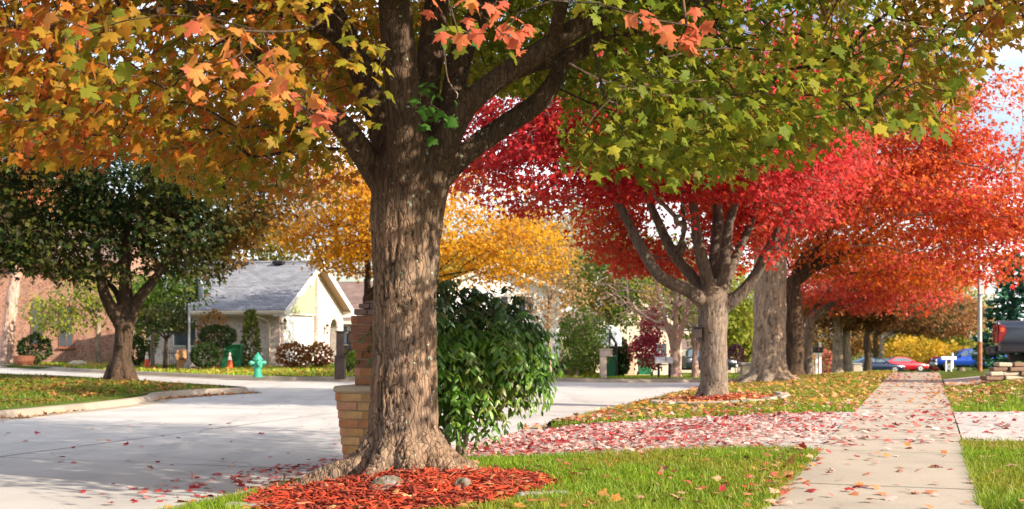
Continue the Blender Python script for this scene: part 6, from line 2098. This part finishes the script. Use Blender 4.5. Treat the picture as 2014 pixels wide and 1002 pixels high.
litter('right_near', [OY(.4, 8.6), OY(2.6, 8.6), OY(2.6, 13.8), OY(.4, 13.8)], 55, lw_z, MIX, .085, 13)
litter('street', [OY(-8.4, 11), OY(-6.2, 11.5), OY(-6.2, 17.5), OY(-7.2, 17)], 900, st_z, REDL[:3], .095, 14, lambda q: np.clip(1 - np.abs(q[:, 1] - 14.2) / 3.2, 0, 1) * np.clip((o_of(q) + 8.6) / 1.6, 0, 1))
litter('street', [OY(-12, 9), OY(-6.4, 9), OY(-6.4, 22), OY(-15, 22)], 110, st_z, REDL[:2] + MIX[2:4], .095, 15)
litter('street', [OY(-6.75, 9), OY(-6.25, 9), OY(-6.25, 13), OY(-6.75, 13)], 40, st_z, ORL, .10, 25)
litter('island', [OY(-17.4, 21), (-8.9, 30.8), (-7.6, 33.4), (-13.2, 40.2), (-18.5, 45), (-23, 46), (-23, 21)], 11000, lw_z, BRL + [(.3, .13, .03), (.2, .09, .03)], .12, 17, None, .56)
litter('gutter', [(-10.2, 22), (-9.1, 23.3), (-8.3, 31), (-7.0, 33.3), (-6.7, 33.2), (-8.1, 30.6), (-9.0, 23)], 700, st_z, BRL + ORL[:3], .11, 18, None, .5)
litter('far_lawn', [(-24, 60.5), (-17, 51.8), (-9.2, 44.1), (-5.4, 42.7), (1, 44.6), (0, 50), (-9, 54), (-20, 62)], 4500, lw_z, ORL + BRL, .16, 19, None, .52)
litter('mulch', [(M2[0] + 1.1 * math.cos(a * .4), M2[1] + 2.1 * math.sin(a * .4)) for a in range(16)], 190, lambda x, y: mulch_z(x, y, *M2) + .02, [(.62, .36, .33), (.5, .1, .1), (.6, .3, .05)], .10, 20)
litter('mulch_near', [(MC[0] + 1.3 * math.cos(a * .4), MC[1] + 1.5 * math.sin(a * .4)) for a in range(16)], 26, lambda x, y: mulch_z(x, y, *MC) + .03, [(.55, .3, .14), (.6, .4, .12), (.4, .16, .06)], .08, 22)

LAB = {'driveway': ('red and pink leaves thickly covering the driveway', 'fallen maple leaf on the near driveway', 'single leaves on the driveway'),
       'walk': ('leaves scattered along the sidewalk', 'dry maple leaf lying on the concrete sidewalk', 'single leaves on the sidewalk'),
       'verge': ('sparse leaves caught in the near grass', 'dry maple leaf caught in the near verge grass', 'single leaves on the near verge'),
       'far_verge': ('orange leaves carpeting the verge beyond the driveway', None, None),
       'right_lawn': ('orange leaves on the lawn right of the far sidewalk', None, None),
       'right_drive': ('red leaves on the driveway right of the sidewalk', 'maple leaf on the driveway right of the sidewalk', 'single leaves on the right driveway'),
       'right_near': ('few leaves on the grass in the lower right corner', 'dry leaf on the grass in the lower right corner', 'single leaves on the corner grass'),
       'street': ('red leaves lying on the near side of the street', 'maple leaf lying on the grey street', 'single leaves on the street'),
       'island': ('brown and orange leaves on the grass island across the street', None, None),
       'gutter': ('orange leaves gathered in the gutter of the grass island', None, None),
       'far_lawn': ('orange leaves on the front yard beyond the hydrant', None, None),
       'mulch': ('pale pink leaves on the stone ringed mulch bed', None, None),
       'mulch_near': ('curled dry leaves on the foreground mulch', 'curled dry leaf on the foreground red mulch', 'single leaves on the near mulch')}
def spot(key, p):
    o, y = p[0] - ST * p[1], p[1]
    if key == 'verge':
        if o > -1.55: return ' along the walk edge'
        if math.hypot((p[0] - MC[0]) / 1.42, (y - MC[1]) / 1.85) < 1.4: return ' beside the mulch'
        return ' towards the driveway' if y > 12 else ' nearest the camera' if y < 9.8 else ' midway'
    if key == 'street':
        return ' close to the kerb' if o > -7.1 else ' at lower left' if y < 11 else ' well out from kerb'
    if key == 'walk':
        return ' nearest the camera' if y < 10.3 else ' before the driveway' if y < 12.9 else ' at the crossing'
    if key == 'driveway':
        return ' close to the walk' if o > -2.4 else ' behind the trunk' if o < -4.6 else ' along its near edge' if y < 14.2 else ' mid way'
    return ''
def hue(c):
    r, g, b = c
    if r > .5 and g > .3 and b > .2: return 'pale pinkish'
    if g > .55 * r: return 'tan'
    if g > .33 * r: return 'orange brown' if r < .42 else 'orange'
    return 'dark red' if r < .42 else 'bright red'
cand = []
for pi, (key, c, tip, nrm, s, col) in enumerate(pool):
    px, py = proj(c)
    a = np.where((px > 4) & (px < 2010) & (py < 998), s / c[:, 1], 0)
    if LAB[key][1] is None: a[:] = 0
    cand += [(a[i], pi, i) for i in np.argsort(-a)[:160] if a[i] > 0]
cand.sort(reverse=True)
single = {}
for a, pi, i in cand[:270]:
    single.setdefault(pi, []).append(i)
for key in LAB:
    V, Fc, CC, n0 = [], [], [], 0
    for pi, (k2, c, tip, nrm, s, col) in enumerate(pool):
        if k2 != key: continue
        rest = np.ones(len(c), bool)
        one = np.array(single.get(pi, []), int)
        rest[one] = False
        near = np.median(c[:, 1]) < 21
        v, f, cc = leaf_batch(STAR if near else LOBE, c[rest], tip[rest], nrm[rest], s[rest], col[rest], rl, rl.random(rest.sum()) * 3.2 - 1.2)
        V.append(v); Fc.append(f + n0); CC.append(cc); n0 += len(v)
        if len(one):
            va, vm = leaf_variants(col[one], min(8, len(one)), M['litter'], MAPLE, 'fallen_leaf')
            for q, i in enumerate(one):
                o = bpy.data.objects.new('fallen_leaf', vm[va[q]])
                C.objects.link(o)
                o.matrix_world = leaf_matrix(c[i], tip[i], nrm[i], s[i])
                tag(o, hue(col[i]) + ' ' + LAB[key][1] + spot(key, c[i]), 'leaf', LAB[key][2])
    tag(link('leaf_litter', new_mesh('leaf_litter', np.vstack(V), np.vstack(Fc), M['litter'], False, np.vstack(CC))), LAB[key][0], 'leaves', kind='stuff')
